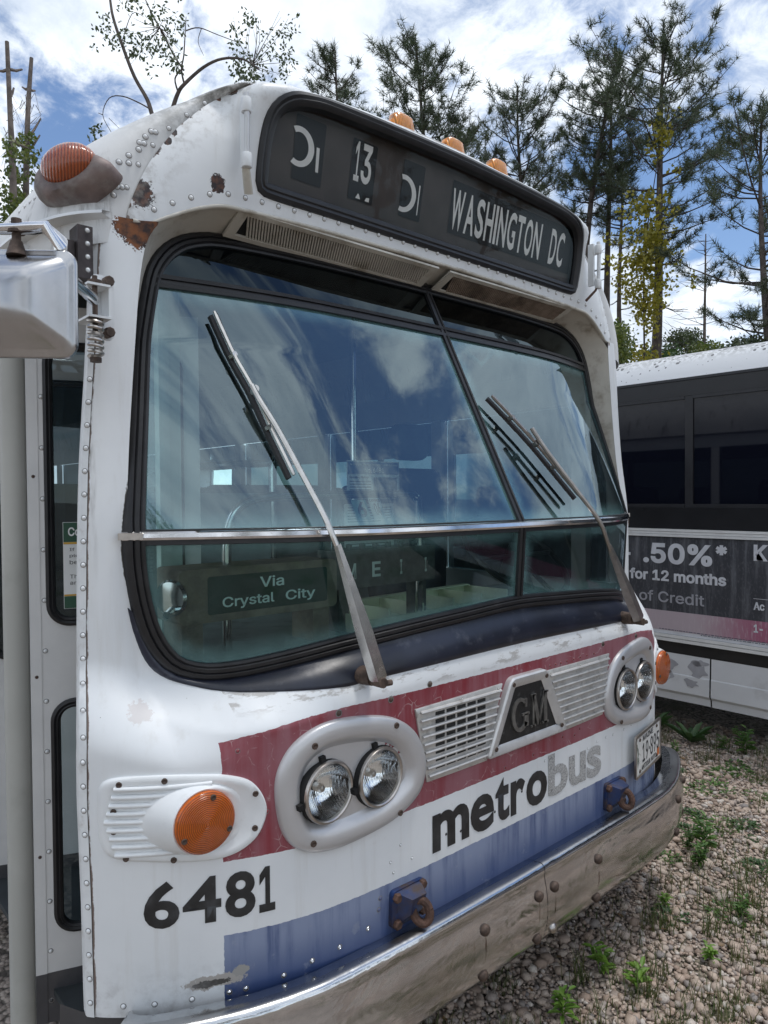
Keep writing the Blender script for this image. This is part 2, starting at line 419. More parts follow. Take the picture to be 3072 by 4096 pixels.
pbr('dull_chrome', (.50, .47, .44), .30, 1.0, var=.12, vscale=25, dirt=.3, dirtcol=(.22, .18, .15), dscale=30, bump=.05, bscale=90)
pbr('wiper_metal', (.34, .32, .30), .38, .9, var=.12, vscale=30, dirt=.25, dirtcol=(.14, .10, .08), dscale=25)
pbr('silver_paint', (.56, .56, .57), .36, .45, var=.05, vscale=5, dirt=.18, dirtcol=(.40, .37, .33), dscale=5, bump=.04, bscale=160)
pbr('grille_alu', (.58, .57, .55), .45, .5, var=.1, vscale=20, dirt=.4, dirtcol=(.22, .20, .18), dscale=25)
pbr('cast_alu', (.60, .60, .60), .38, .5, var=.08, vscale=14, dirt=.25, dirtcol=(.30, .27, .24), dscale=16, bump=.06, bscale=120)
pbr('rust', (.085, .045, .032), .8, var=.45, vscale=40, dirt=.4, dirtcol=(.035, .022, .02), dscale=30, bump=.5, bscale=90)
pbr('rusty_steel', (.10, .07, .055), .62, .35, var=.4, vscale=50, dirt=.4, dirtcol=(.03, .022, .02), dscale=40, bump=.3, bscale=120)
pbr('dark_steel', (.055, .045, .045), .55, .4, var=.3, vscale=40, bump=.15, bscale=120)
pbr('black', (.006, .006, .006), .8, var=0)
pbr('black_decal', (.022, .022, .023), .45, var=.35, vscale=25, dirt=.35, dirtcol=(.085, .085, .09), dscale=20)
pbr('grey_skirt', (.062, .060, .064), .5, var=.15, vscale=6, dirt=.2, dirtcol=(.13, .125, .12), dscale=9)
pbr('lamp_gray', (.40, .40, .39), .5, var=.06, vscale=8)
pbr('interior_dark', (.030, .036, .040), .7, var=.25, vscale=6)
pbr('interior_wall', (.20, .235, .24), .6, var=.1, vscale=6)
pbr('interior_ceiling', (.34, .37, .36), .6, var=.08, vscale=6)
pbr('mint_paint', (.52, .68, .64), .45, var=.06, vscale=12, dirt=.15, dirtcol=(.3, .3, .27), dscale=15)
pbr('seat_vinyl', (.035, .040, .055), .45, var=.2, vscale=12, bump=.15, bscale=70)
pbr('dash_floor', (.20, .24, .23), .55, var=.2, vscale=6, dirt=.3, dirtcol=(.05, .05, .045), dscale=8)
pbr('sign_black', (.009, .009, .010), .6, var=.2, vscale=12)
pbr('sign_curtain', (.075, .063, .058), .7, var=.18, vscale=9)
pbr('sign_white', (.88, .88, .85), .6, var=.05, vscale=30, dirt=.1, dirtcol=(.36, .36, .34), dscale=30)
pbr('paper', (.82, .84, .84), .7, var=.03, vscale=5)
pbr('paper_blue', (.10, .17, .30), .6, var=.1)
pbr('ink', (.03, .03, .035), .6, var=0)
pbr('paper_green', (.022, .085, .05), .5, var=.1)
pbr('paper_gold', (.60, .35, .05), .5, var=.1)
pbr('beige_rubber', (.44, .44, .41), .6, var=.07, vscale=3, dirt=.2, dirtcol=(.30, .30, .27), dscale=4)
pbr('plate_white', (.70, .70, .68), .4, var=.04, vscale=14, dirt=.2, dirtcol=(.45, .42, .38), dscale=14)
pbr('pine_green', (.05, .10, .05), .5, var=.1)
pbr('orange_sticker', (.62, .16, .03), .4, var=.05)
pbr('hook_blue', (.014, .034, .11), .35, var=.3, vscale=18, dirt=.85, dirtcol=(.055, .036, .028), dscale=20, bump=.3, bscale=60)
pbr('box_brown', (.19, .16, .12), .65, var=.3, vscale=18, dirt=.35, dirtcol=(.20, .15, .09), dscale=26, bump=.15, bscale=60)
pbr('sign_green', (.012, .042, .030), .4, var=.2, vscale=6)
pbr('tray_cream', (.84, .84, .64), .5, var=.08, vscale=9, dirt=.2, dirtcol=(.30, .28, .18), dscale=12)
pbr('sticker_mint', (.55, .74, .66), .5, var=.15, vscale=40)

def make_bumper():
    m, t, out = material('bumper_chrome')
    v = t.obj(); x, y, z = t.xyz(v)
    st = t.noise(t.scale(v, (5, 5, 30)), 1.0, 7, .65); big = t.noise(v, 3.0, 6, .65)
    c = t.mix(t.rng(st, .3, .7), (.52, .535, .55), (.70, .71, .72))
    scr = t.mul(t.rng(t.noise(t.scale(v, (3.0, 3, 46)), 1.0, 8, .75), .62, .70), t.rng(big, .42, .58))
    c = t.mix(t.mul(scr, .75), c, (.10, .08, .07))
    runs = t.mul(t.rng(t.noise(t.scale(v, (55, 55, 2.5)), 1.0, 5), .58, .68), t.rng(z, .60, .45), t.rng(big, .5, .6), .6)
    c = t.mix(runs, c, (.16, .11, .085))
    strk = None
    for bx in (-.288, -.04, .04, .288, .93):
        b = t.mx(t.blob(v, (bx, .02, .455), (.0055, .3, .060)), t.blob(v, (bx, .02, .34), (.004, .3, .040)))
        strk = b if strk is None else t.mx(strk, b)
    c = t.mix(t.mul(t.rng(strk, .05, .35), t.rng(t.noise(t.scale(v, (60, 60, 25)), 1.0, 5), .40, .62), .75), c, (.12, .065, .04))
    top = t.m('GREATER_THAN', z, .5855)
    c = t.mix(t.mul(top, .55), c, (.33, .33, .34))
    rg = t.add(.10, t.mul(t.rng(big, .35, .7), .12), t.mul(scr, .3), t.mul(top, .16))
    p = t.n('ShaderNodeBsdfPrincipled', Base_Color=c, Metallic=t.m('SUBTRACT', 1.0, t.mul(scr, .6)), Roughness=rg)
    dents = t.noise(t.scale(v, (3.2, 3.2, 6)), 1.0, 3, .5, 1.2)
    t.set(p.inputs['Normal'], t.bump(t.add(dents, t.mul(t.noise(v, 60, 5), .04)), .35, .02))
    t.links.new(p.outputs[0], out.inputs[0])
make_bumper()

def make_glass(name, tint, ior=1.75, haze=(.13, .25, .25), hz=True, hmax=.6):
    m, t, out = material(name)
    v = t.obj()
    tr = t.n('ShaderNodeBsdfTransparent', Color=tint)
    gl = t.n('ShaderNodeBsdfGlossy', Color=(.74, .92, 1.0), Roughness=.0)
    bn = t.bump(t.noise(v, 3.0, 2), .03, .01); t.set(gl.inputs['Normal'], bn)
    fr = t.n('ShaderNodeFresnel', IOR=ior)
    base = tr.outputs[0]
    if hz:
        e = t.n('ShaderNodeAttribute', {'attribute_name': 'edge'}).outputs['Fac']
        n_ = t.noise(v, 9, 5, .6)
        hm = t.add(t.mul(t.rng(t.m('SUBTRACT', e, t.mul(t.m('SUBTRACT', n_, .5), .06)), .055, -.01), hmax), t.mul(t.rng(t.noise(t.scale(v, (14, 14, 5)), 1.0, 8, .7), .45, .8), .05), .006)
        df = t.n('ShaderNodeBsdfDiffuse', Color=haze)
        mx0 = t.n('ShaderNodeMixShader', Fac=hm); t.links.new(base, mx0.inputs[1]); t.links.new(df.outputs[0], mx0.inputs[2]); base = mx0.outputs[0]
    mx = t.n('ShaderNodeMixShader', Fac=fr.outputs[0]); t.links.new(base, mx.inputs[1]); t.links.new(gl.outputs[0], mx.inputs[2])
    t.links.new(mx.outputs[0], out.inputs[0])
make_glass('windshield_glass', (.70, .88, .86), 2.5)
make_glass('lower_glass', (.74, .92, .89), 1.55)
make_glass('header_glass', (.05, .06, .10), 1.55, hz=False)
make_glass('sign_glass', (.96, .97, .98), 1.22, hz=False)
make_glass('door_glass', (.62, .70, .72), 1.6, hz=False)

def make_lens():
    m, t, out = material('lens_glass')
    v = t.obj()
    wv = t.n('ShaderNodeTexWave', {'wave_type': 'BANDS', 'bands_direction': 'X'}, Vector=v, Scale=38.0, Distortion=1.2).outputs['Fac']
    br = t.n('ShaderNodeTexBrick', Vector=v, Scale=26.0).outputs['Fac']
    nb = t.bump(t.add(t.mul(wv, 1.0), t.mul(br, .7)), .8, .0025)
    tr = t.n('ShaderNodeBsdfTransparent', Color=(.96, .98, .98))
    gl = t.n('ShaderNodeBsdfGlossy', Color=(1, 1, 1), Roughness=.02, Normal=nb)
    fr = t.n('ShaderNodeFresnel', IOR=1.5)
    mx = t.n('ShaderNodeMixShader', Fac=fr.outputs[0]); t.links.new(tr.outputs[0], mx.inputs[1]); t.links.new(gl.outputs[0], mx.inputs[2])
    t.links.new(mx.outputs[0], out.inputs[0])
    m2, t2, o2 = material('reflector'); v2 = t2.obj()
    w2 = t2.n('ShaderNodeTexWave', {'wave_type': 'BANDS', 'bands_direction': 'X'}, Vector=v2, Scale=60.0, Distortion=2.0).outputs['Fac']
    g2 = t2.n('ShaderNodeBsdfPrincipled', Base_Color=(.93, .94, .95), Metallic=1.0, Roughness=.05); t2.set(g2.inputs['Normal'], t2.bump(t2.add(w2, t2.noise(v2, 60, 3)), .10, .002)); t2.links.new(g2.outputs[0], o2.inputs[0])
make_lens()
def make_amber(name, col, ring=True, scale=60.0):
    m, t, out = material(name)
    v = t.obj()
    wv = t.n('ShaderNodeTexWave', {'wave_type': 'RINGS' if ring else 'BANDS', 'rings_direction': 'Z'} if ring else {'wave_type': 'BANDS', 'bands_direction': 'X'}, Vector=v, Scale=scale, Distortion=.6).outputs['Fac']
    nz = t.noise(v, 40, 5)
    c = t.mix(t.rng(t.add(t.mul(wv, .6), t.mul(nz, .5)), .2, .9), tuple(q*.55 for q in col), tuple(min(1, q*1.25) for q in col))
    p = t.n('ShaderNodeBsdfPrincipled', Base_Color=c, Roughness=.22)
    p.inputs['Subsurface Weight'].default_value = .25; p.inputs['Subsurface Scale'].default_value = .02
    p.inputs['Coat Weight'].default_value = .3
    t.set(p.inputs['Normal'], t.bump(t.add(wv, t.mul(nz, .4)), .5, .003))
    t.links.new(p.outputs[0], out.inputs[0])
make_amber('amber_lens', (.46, .095, .004), True, 75)
make_amber('amber_ribbed', (.66, .24, .02), False, 55)
make_amber('amber_dark', (.34, .07, .014), True, 45)

def make_grey_decal():
    m, t, out = material('grey_decal')
    v = t.obj()
    crk = t.n('ShaderNodeTexVoronoi', {'feature': 'DISTANCE_TO_EDGE'}, Vector=v, Scale=110.0).outputs['Distance']
    c = t.mix(t.rng(crk, .10, .02), (.46, .46, .455), (.20, .20, .20))
    p = t.n('ShaderNodeBsdfPrincipled', Base_Color=c, Roughness=.5)
    t.links.new(p.outputs[0], out.inputs[0])
make_grey_decal()

# ------------------------------------------------------------------ surfaces of the bus front (x right, y to the rear, z up)
ylow = pchip([0, .3, .55, .7, .8, .9, 1.0, 1.1, 1.18, 1.24, 1.28, 1.295], [.095, .096, .101, .111, .126, .153, .193, .245, .30, .358, .425, .50])
sag = pchip([0, .3, .5, .6, .7, .8, .9, 1.0, 1.1, 1.2, 1.3], [0, .004, .017, .033, .063, .105, .157, .215, .275, .34, .41])
pilt = pchip([0, 1.13, 1.18, 1.22, 1.25, 1.275, 1.295], [0, 0, .008, .03, .06, .11, .18])
xout = pchip([.3, 1.3, 2.1, 2.45], [1.295, 1.295, 1.262, 1.25])
def glassY(x, z):
    x = np.abs(x); up = np.maximum(np.asarray(z)-1.63, 0); dn = np.maximum(1.63-np.asarray(z), 0)
    return .108+.51*up+.07*dn+sag(x)*(1-.7*up-.94*np.maximum(0, up-.5))
_h = [(0, 1.368), (.25, 1.357), (.45, 1.345), (.645, 1.325), (.80, 1.296), (.90, 1.279), (.975, 1.277), (1.037, 1.299), (1.077, 1.347), (1.105, 1.416), (1.125, 1.517), (1.132, 1.628), (1.117, 1.749), (1.090, 1.922), (1.060, 2.104), (1.026, 2.273), (.998, 2.345), (.948, 2.402), (.877, 2.438), (.78, 2.455), (.5, 2.464), (.25, 2.467), (0, 2.468)]
def mirror_outline(h, n=220):
    P = h+[(-a, b) for a, b in h[-2:0:-1]]
    return resample(spline(P, 6, True), n)
RUB = mirror_outline(_h)
_b = [(0, 1.382), (.25, 1.371), (.45, 1.359), (.645, 1.340), (.80, 1.311), (.89, 1.295), (.972, 1.293), (1.025, 1.312), (1.062, 1.355), (1.09, 1.42), (1.11, 1.517), (1.125, 1.628), (1.118, 1.749), (1.102, 1.922), (1.085, 2.104), (1.068, 2.273), (1.045, 2.37), (.99, 2.43), (.90, 2.472), (.80, 2.492), (.5, 2.503), (.25, 2.507), (0, 2.508)]
HOLE = mirror_outline(_b, 240)
pface = pchip([1.2, 1.63, 1.9, 2.45], [.405, .410, .432, .452])
def frontY(x, z):
    x = np.asarray(x, float); z = np.asarray(z, float); sh = np.broadcast(x, z).shape
    x = np.broadcast_to(x, sh).ravel(); z = np.broadcast_to(z, sh).ravel()
    ax = np.abs(x)*1.295/xout(z)
    zs0 = 1.10+.05*np.clip((ax-1.08)/.17, 0, 1)
    base = ylow(ax)+(pface(z)+pilt(ax)-ylow(ax))*sstep(0, 1, (z-zs0)/.21)*sstep(.90, 1.13, ax)
    d_, _, _ = polydist(x, z, RUB)
    D = .105+.05*np.clip(1-np.abs(x)/.9, 0, 1)
    t = np.clip(d_/D, 0, 1); s = (1-t)**1.35
    tgt = np.minimum(glassY(x, z), pface(np.maximum(z, 1.5)))
    return (base+(tgt-base)*s).reshape(sh)
_gx = np.linspace(0, 1.31, 330); _gz = np.linspace(.28, 2.46, 546)
_GX, _GZ = np.meshgrid(_gx, _gz, indexing='ij'); _GY = frontY(_GX, _GZ).tolist()          # lookup table of the (mirror-symmetric) front
_dx = _gx[1]-_gx[0]; _dz = _gz[1]-_gz[0]
def fY(x, z):
    a = min(max(abs(x)/_dx, 0), 328.999); b = min(max((z-.28)/_dz, 0), 544.999); i = int(a); j = int(b); a -= i; b -= j
    r0 = _GY[i]; r1 = _GY[i+1]
    return (r0[j]*(1-a)+r1[j]*a)*(1-b)+(r0[j+1]*(1-a)+r1[j+1]*a)*b
def fN(x, z, f=None):
    f = f or fY; e = .006
    n = np.array([(f(x+e, z)-f(x-e, z))/(2*e), -1.0, (f(x, z+e)-f(x, z-e))/(2*e)])
    return n/np.linalg.norm(n)

# visor with the destination sign
SECT_A = [(1.10, 2.35), (1.098, 2.40), (1.084, 2.45), (1.039, 2.55), (.972, 2.65), (.925, 2.703), (.877, 2.752), (.82, 2.795), (.76, 2.825), (.68, 2.845), (.55, 2.857), (.4, 2.867), (0, 2.875)]
_A = np.array(SECT_A); _aang = np.arctan2(_A[:, 1]-2.2, _A[:, 0]); _arad = np.hypot(_A[:, 0], _A[:, 1]-2.2)
signY = lambda z: .412-.2*(np.asarray(z)-2.547)
def visorY(x, z):
    x = np.abs(np.asarray(x, float)); z = np.asarray(z, float)
    rho = np.hypot(x, z-2.2)/np.interp(np.arctan2(z-2.2, x), _aang, _arad)
    S = signY(z); Sb = signY(np.minimum(z, 2.66))-.012
    cheek = Sb+(.452-Sb)*np.clip(rho, 0, 1)**9
    k = sstep(.765, .85, x)
    zr = np.interp(x, _A[::-1, 0], _A[::-1, 1])
    q = np.clip(1-(zr-z)/.05, 0, 1); S = S-.018*sstep(.0, .9, np.clip((z-2.70)/.15, 0, 1))+.055*(1-np.sqrt(np.maximum(0, 1-q*q)))
    return S*(1-k)+cheek*k
def vY(x, z): return float(visorY(np.array([x]), np.array([z]))[0])
_sg = [(0, 2.545), (.5, 2.545), (.715, 2.545), (.748, 2.556), (.755, 2.59), (.752, 2.68), (.735, 2.755), (.69, 2.80), (.62, 2.822), (.5, 2.832), (0, 2.842)]
SIGN = mirror_outline(_sg, 160)
pbr('chrome_dull2', (.62, .60, .57), .22, .95, var=.1, vscale=30, dirt=.2, dirtcol=(.25, .2, .16), dscale=30)
pbr('brushed_steel', (.48, .48, .49), .24, 1.0, var=.08, vscale=9, dirt=.22, dirtcol=(.30, .24, .18), dscale=5, bump=.10, bscale=9)
pbr('lamp_casting', (.17, .13, .12), .6, .3, var=.4, vscale=14, dirt=.45, dirtcol=(.36, .35, .33), dscale=12, bump=.3, bscale=60)
pbr('signal_white', (.76, .78, .79), .40, var=.05, vscale=8, dirt=.16, dirtcol=(.40, .38, .35), dscale=10)
pbr('emblem_black', (.012, .012, .012), .5, var=.3, vscale=30, dirt=.22, dirtcol=(.25, .25, .24), dscale=35, bump=.3, bscale=60)
pbr('emblem_letter', (.17, .165, .155), .45, .6, var=.3, vscale=30)
pbr('grille_mesh', (.03, .03, .03), .6, .4, var=.6, vscale=240)
pbr('sign_letter_mint', (.75, .85, .83), .5, var=.05)
pbr('sign_letter_grey', (.62, .65, .62), .5, var=.1)
pbr('sign_dark_box', (.075, .075, .07), .6, var=.35, vscale=30, dirt=.2, dirtcol=(.10, .09, .08), dscale=30)
pbr('photo_grey', (.14, .16, .19), .5, var=.7, vscale=60)
pbr('ink_grey', (.10, .12, .15), .6, var=0)
make_glass('side_glass', (.12, .15, .16), 1.5, hz=False)

pbr('red_paint', (.26, .04, .05), .4, var=.2, vscale=60)
pbr('blue_paint', (.10, .12, .22), .4, var=.3, vscale=60)

pbr('grime_ring', (.22, .215, .21), .7, var=.3, vscale=80)
# ------------------------------------------------------------------ the bus
BUS = empty('transit_bus', (0, .6, 0), 'white transit bus with red and blue stripes seen from its front corner', 'bus')
BUSINV = Matrix.Translation((0, -.6, 0))
class PB: pass
def part(name, v, f, mat, parent=None, smooth=True, auto=None, matrix=None):
    """a part of the bus, modelled in world coordinates"""
    o = obj(name, v, f, mat, None, smooth, auto=auto)
    o.parent = parent or BUS
    o.matrix_parent_inverse = BUSINV if parent is None else Matrix.Identity(4)
    if matrix is not None: o.matrix_basis = matrix
    return o
def bpart(mb, name, mat, parent=None, smooth=True, auto=35):
    return part(name, mb.v, mb.f, mat, parent, smooth, auto)
def setattr_f(o, name, vals):
    a = o.data.attributes.new(name, 'FLOAT', 'POINT'); a.data.foreach_set('value', np.asarray(vals, np.float32))

def cut_grid(X, Z, holes, outer=None):
    """grid (nu,nv) in x,z: drop cells inside the holes, snap the rim to them. returns verts idx map, faces"""
    nu, nv = X.shape; keep = np.ones((nu-1, nv-1), bool)
    cx = (X[:-1, :-1]+X[1:, 1:]+X[1:, :-1]+X[:-1, 1:])/4; cz = (Z[:-1, :-1]+Z[1:, 1:]+Z[1:, :-1]+Z[:-1, 1:])/4
    for P in holes:
        d_, _, _ = polydist(cx, cz, P); keep &= (d_.reshape(cx.shape) > 0)
    if outer is not None: keep &= (polydist(cx, cz, outer)[0].reshape(cx.shape) < 0)
    cnt = np.zeros((nu, nv), int)
    for a in (0, 1):
        for b in (0, 1): cnt[a:nu-1+a, b:nv-1+b] += keep
    inner = np.zeros((nu, nv), bool); inner[1:-1, 1:-1] = True
    X = X.copy(); Z = Z.copy()
    rim = (cnt > 0) & (cnt < 4) & (inner | (outer is not None))
    I = np.argwhere(rim)
    if len(I):
        xs = X[rim]; zs = Z[rim]; bd = np.full(xs.shape, 1e9); nx = xs.copy(); nz = zs.copy()
        for P in list(holes)+([outer] if outer is not None else []):
            d_, bx, bz = polydist(xs, zs, P); u = np.abs(d_) < bd; bd[u] = np.abs(d_)[u]; nx[u] = bx[u]; nz[u] = bz[u]
        ok = bd < .03; xs[ok] = nx[ok]; zs[ok] = nz[ok]; X[rim] = xs; Z[rim] = zs
    idx = -np.ones((nu, nv), int); used = cnt > 0; idx[used] = np.arange(used.sum())
    faces = [(idx[i, j], idx[i+1, j], idx[i+1, j+1], idx[i, j+1]) for i, j in np.argwhere(keep)]
    return X, Z, used, faces

# --- front shell: lower body, corner posts, recess round the windshield
XS_L = 1.232                                            # where the left corner strip starts (normalised x)
half = np.concatenate([np.linspace(0, .9, 84)[:-1], np.linspace(.9, 1.232, 48)])
halfR = np.concatenate([half[:-1], np.linspace(1.232, 1.295, 14)])
nx_ = np.concatenate([-half[::-1][:-1], halfR])
nz_ = np.concatenate([np.linspace(.552, 1.15, 60)[:-1], np.linspace(1.15, 1.45, 46)[:-1], np.linspace(1.45, 2.40, 92)])
seam = lambda z: np.interp(z, np.arange(.55, 2.37, .05), [1.2368, 1.2375, 1.2377, 1.2383, 1.2385, 1.2388, 1.2397, 1.2405, 1.2412, 1.2423, 1.2428, 1.2425, 1.2425, 1.2385, 1.23, 1.2205, 1.2157, 1.216, 1.2157, 1.2165, 1.217, 1.218, 1.218, 1.2177, 1.2167, 1.2155, 1.2135, 1.2115, 1.21, 1.208, 1.2065, 1.205, 1.2037, 1.2025, 1.2012, 1.2, 1.198])
Xg, Zg = np.meshgrid(nx_, nz_, indexing='ij')
Xg = np.where(Xg < -.9, -.9+(Xg+.9)*(seam(Zg)-.9)/(1.232-.9), Xg)*xout(Zg)/1.295
lampc = lambda x, r_: np.array([(x+r_*math.cos(a), 1.003+r_*math.sin(a)) for a in np.linspace(0, 2*math.pi, 33)[:-1]])
LAMPX = (-.758, -.604, .604, .758)
Xc, Zc, used, fc = cut_grid(Xg, Zg, [HOLE]+[lampc(x, .072) for x in LAMPX])
# everything between the posts above the window belongs to the visor
Yc = frontY(Xc, Zc)
shell = part('front_shell', np.stack([Xc[used], Yc[used], Zc[used]], 1), fc, 'front_paint', auto=60)
setattr_f(shell, 'edge', polydist(Xc[used], Zc[used], RUB)[0])
setattr_f(shell, 'seamd', Xc[used]+seam(Zc[used])*xout(Zc[used])/1.295)

# --- riveted corner strip on the door side
zs_ = np.linspace(.552, 2.36, 60); V = []; Fc = []
for z in zs_:
    k = float(xout(z))/1.295
    for xn, dy in ((float(seam(z))+.0012, -.001), (float(seam(z))+.002, -.004), (float(seam(z))+.0130, -.004), (float(seam(z))+.0138, .002), (float(seam(z))+.010, .03)):
        y = fY(xn*k, z)
        V.append((-xn*k, y+dy, z))
strip = part('corner_strip', V, gridfaces(len(zs_), 5), 'strip_paint', auto=40)
# dark backing behind the seam
V = []
for z in zs_:
    k = float(xout(z))/1.295
    for xn in (float(seam(z))-.004, float(seam(z))+.010):
        V.append((-xn*k, fY(xn*k, z)+.006, z))
part('seam_backing', V, gridfaces(len(zs_), 2), 'black')

# --- visor
nb = 150
_brow = [(-1.083, 2.402), (-1.045, 2.402), (-.99, 2.432), (-.90, 2.474), (-.80, 2.494), (-.5, 2.505), (-.25, 2.509), (0, 2.510)]
brow = _brow+[(-a, b) for a, b in _brow[-2::-1]]
Bc = resample(spline(brow, 6), nb, False)
topc = [(-a, b) for a, b in SECT_A[1:]]+[(a, b) for a, b in SECT_A[-2:0:-1]]
Tc = resample(spline(topc, 6), nb, False)
nv = 62; tt = np.linspace(0, 1, nv)
Xv = Bc[:, None, 0]*(1-tt)+Tc[:, None, 0]*tt; Zv = Bc[:, None, 1]*(1-tt)+Tc[:, None, 1]*tt
Xv2, Zv2, usedv, fv = cut_grid(Xv, Zv, [inset(SIGN, .010)])
Yv = visorY(Xv2, Zv2)
visor = part('sign_visor', np.stack([Xv2[usedv], Yv[usedv], Zv2[usedv]], 1), fv, 'visor_paint', auto=60)
dtop = np.min(np.hypot(Xv2[usedv][:, None]-Tc[None, ::2, 0], Zv2[usedv][:, None]-Tc[None, ::2, 1]), axis=1)
setattr_f(visor, 'edge', dtop)
setattr_f(visor, 'low', Zv2[usedv])
# folded lower edge of the visor
V = []
for (x, z) in Bc:
    y = vY(x, z)
    V += [(x, y-.001, z+.001), (x, y-.004, z-.004), (x, y, z-.009), (x, y+.012, z-.009)]
part('brow_lip', V, gridfaces(nb, 4), 'soffit_paint')

gY0 = lambda x, z: float(glassY(x, z))
# --- reveal and soffit from the hole rim back to the glass
n = len(RUB); H2 = resample(mirror_outline(_b, 1200), 1200); V = []
for (x, z) in RUB:
    # matching rim point: straight out from the rubber
    kk = np.argmin(np.hypot(H2[:, 0]-x*1.0, H2[:, 1]-z)); hx, hz_ = H2[kk]
    y0 = (vY(hx, hz_)+.010) if hz_ > 2.40 else fY(hx, hz_)+.001
    yg = gY0(x, z); s = float(sstep(1.58, 1.74, z)); ye = max(yg+.002, y0+.003)*s+(y0+.02)*(1-s)
    V += [(hx, y0, hz_), (hx+(x-hx)*.5*s, y0+(ye-y0)*.5, hz_+(z-hz_)*.5*s), (hx+(x-hx)*s, ye, hz_+(z-hz_)*s)]
part('windshield_reveal', V, gridfaces(n, 3, True), 'soffit_paint', auto=50)

# --- roof dome and roof
SECT_B = [(1.285, 2.29), (1.278, 2.38), (1.258, 2.46), (1.225, 2.53), (1.17, 2.60), (1.087, 2.668), (1.0, 2.728), (.90, 2.787), (.80, 2.832), (.65, 2.877), (.45, 2.91), (.2, 2.932), (0, 2.94)]
fullA = [(-a, b) for a, b in SECT_A]+[(a, b) for a, b in SECT_A[-2::-1]]
fullB = [(-a, b) for a, b in SECT_B]+[(a, b) for a, b in SECT_B[-2::-1]]
A_ = resample(spline(fullA, 6), 120, False); B_ = resample(spline(fullB, 6), 120, False)
def dome(i, s):
    a = A_[i]; b = B_[i]; ya = vY(a[0], a[1]) if a[1] > 2.403 else .452
    e = math.sin(s*math.pi/2); f_ = 1-(max(0, 1-e**3.3))**(1/3.3)
    p = a+(b-a)*e
    dep = .40+.25*max(0, 1-abs(a[0])/.8)
    return (p[0], ya+.003+dep*f_, p[1]-.003)
ns = 26; V = []
for i in range(120):
    for j in range(ns): V.append(dome(i, j/(ns-1)))
    V.append((B_[i][0], 9.3, B_[i][1]-.003))
roof = part('roof', V, gridfaces(120, ns+1), 'roof_paint')
domep = np.array(V).reshape(120, ns+1, 3)

# --- rivets
rv = MB().lathe([(.0056, -.002), (.0054, .0008), (.0042, .0028), (.0021, .0040), (.0004, .0044)], 9, cap1=True)
rv.lathe([(.0072, .0003), (.0054, .0006)], 9)
RIV = obj('rivet_seed', rv.v, rv.f, 'rivet_paint'); RIVME = RIV.data; RIVME.materials.append(MATS['grime_ring'])
for pg in RIVME.polygons[-9:]: pg.material_index = 1
bpy.data.objects.remove(RIV)
RIVME.name = 'rivet'
def rivet(p, nrm, parent, mat=None, s=1.0, name='rivet'):
    o = bpy.data.objects.new(name, RIVME); COL.objects.link(o); o.parent = parent
    o.matrix_basis = frame(p, nrm) @ Matrix.Scale(s, 4)
    if mat:
        o.material_slots[0].link = 'OBJECT'; o.material_slots[0].material = MATS[mat]
    return o
for i in range(30):
    z = .585+i*.0545
    if z > 2.10: break
    k = float(xout(z))/1.295; ax = float(seam(z))+.0075
    yy = lambda q, z_=z, k_=k: fY(q*k_, z_)
    sl = (yy(ax+.004)-yy(ax-.004))/.008
    rivet((-ax*k, yy(ax)-.0045, z), (-sl, -1, 0), strip)
Br = resample(spline([(x, z+.027) for x, z in brow], 6), 43, False)
for (x, z) in Br[1:-1]:
    rivet((x, vY(x, z), z), fN(x, z, vY), visor, None, 1.1)
def bodyrivet(x, z, mat=None, s=1.0, name='rivet'):
    rivet((x, fY(x, z), z), fN(x, z), shell, mat, s, name)
for x in (-1.19, -1.135, -1.065, -.99): bodyrivet(x, .578, 'rivet_paint' if x < -1.05 else 'chrome')
for x, z in ((-.955, .578), (-.87, .585), (-.80, .598), (-.725, .605), (-.64, .62), (-.605, .655), (-.60, .683), (.57, .60)): bodyrivet(x, z, 'blue_paint' if x > -.62 else 'chrome', 1.0)
for x, z in ((-.555, .735), (-.49, .752), (-.565, .765), (-.53, .80), (-.36, .775), (-.30, .765), (-.22, .782), (-.15, .775), (-.02, .80), (.02, .775), (.10, .865), (.135, .79), (.21, .765), (.27, .80), (.35, .845), (.41, .855), (.47, .855), (.52, .852), (.60, .853), (.66, .856)): bodyrivet(x, z, 'black_decal' if -.41 < x < .10 and z < .85 else 'rivet_paint', .62)
for x, z in ((-.965, 1.135), (-.905, .985), (-.10, .895), (.04, .90), (.20, .92), (.27, .91), (.30, .925)): bodyrivet(x, z, 'red_paint', .8)
for x in (.13, .16, .19, .225, .265, .305, .345, .39): bodyrivet(x, 1.168, 'red_paint', .75)
for x, z in ((-.722, 1.187), (-.56, 1.192), (.45, 1.192), (.70, 1.185), (-.42, 1.207)): bodyrivet(x, z, 'rusty_steel', 1.35, 'bolt')
# dome rivets: along the front seam and two roof lines
for i in range(6, 52, 3):
    p = domep[i, 2]; q = domep[i, 4]; t1 = np.array(domep[i, 4])-p; t2 = domep[i+1, 2]-p; nn = np.cross(t1, t2); nn = nn/np.linalg.norm(nn)
    if nn[2] < 0 or nn[0] > 0.3: nn = -nn
    rivet(p, nn, roof)
def domerivet(i, j, s=1.0, mat=None, name='rivet'):
    p = domep[i, j]; t1 = domep[i, min(j+1, ns-1)]-domep[i, j-1]; t2 = domep[i+1, j]-domep[i-1, j]; nn = np.cross(t1, t2); nn /= np.linalg.norm(nn)
    if nn[0] > 0: nn = -nn
    return rivet(p, nn, roof, mat, s, name)
for j in range(6, 26): domerivet(7, j, .9)
for j in range(5, 26): domerivet(27, j, .9)
for i, j in ((9, 4), (10, 5), (11, 4), (12, 4), (12, 5), (13, 5), (9, 6), (6, 3), (6, 4), (5, 4), (14, 4), (14, 5)): domerivet(i, j, 1.15)

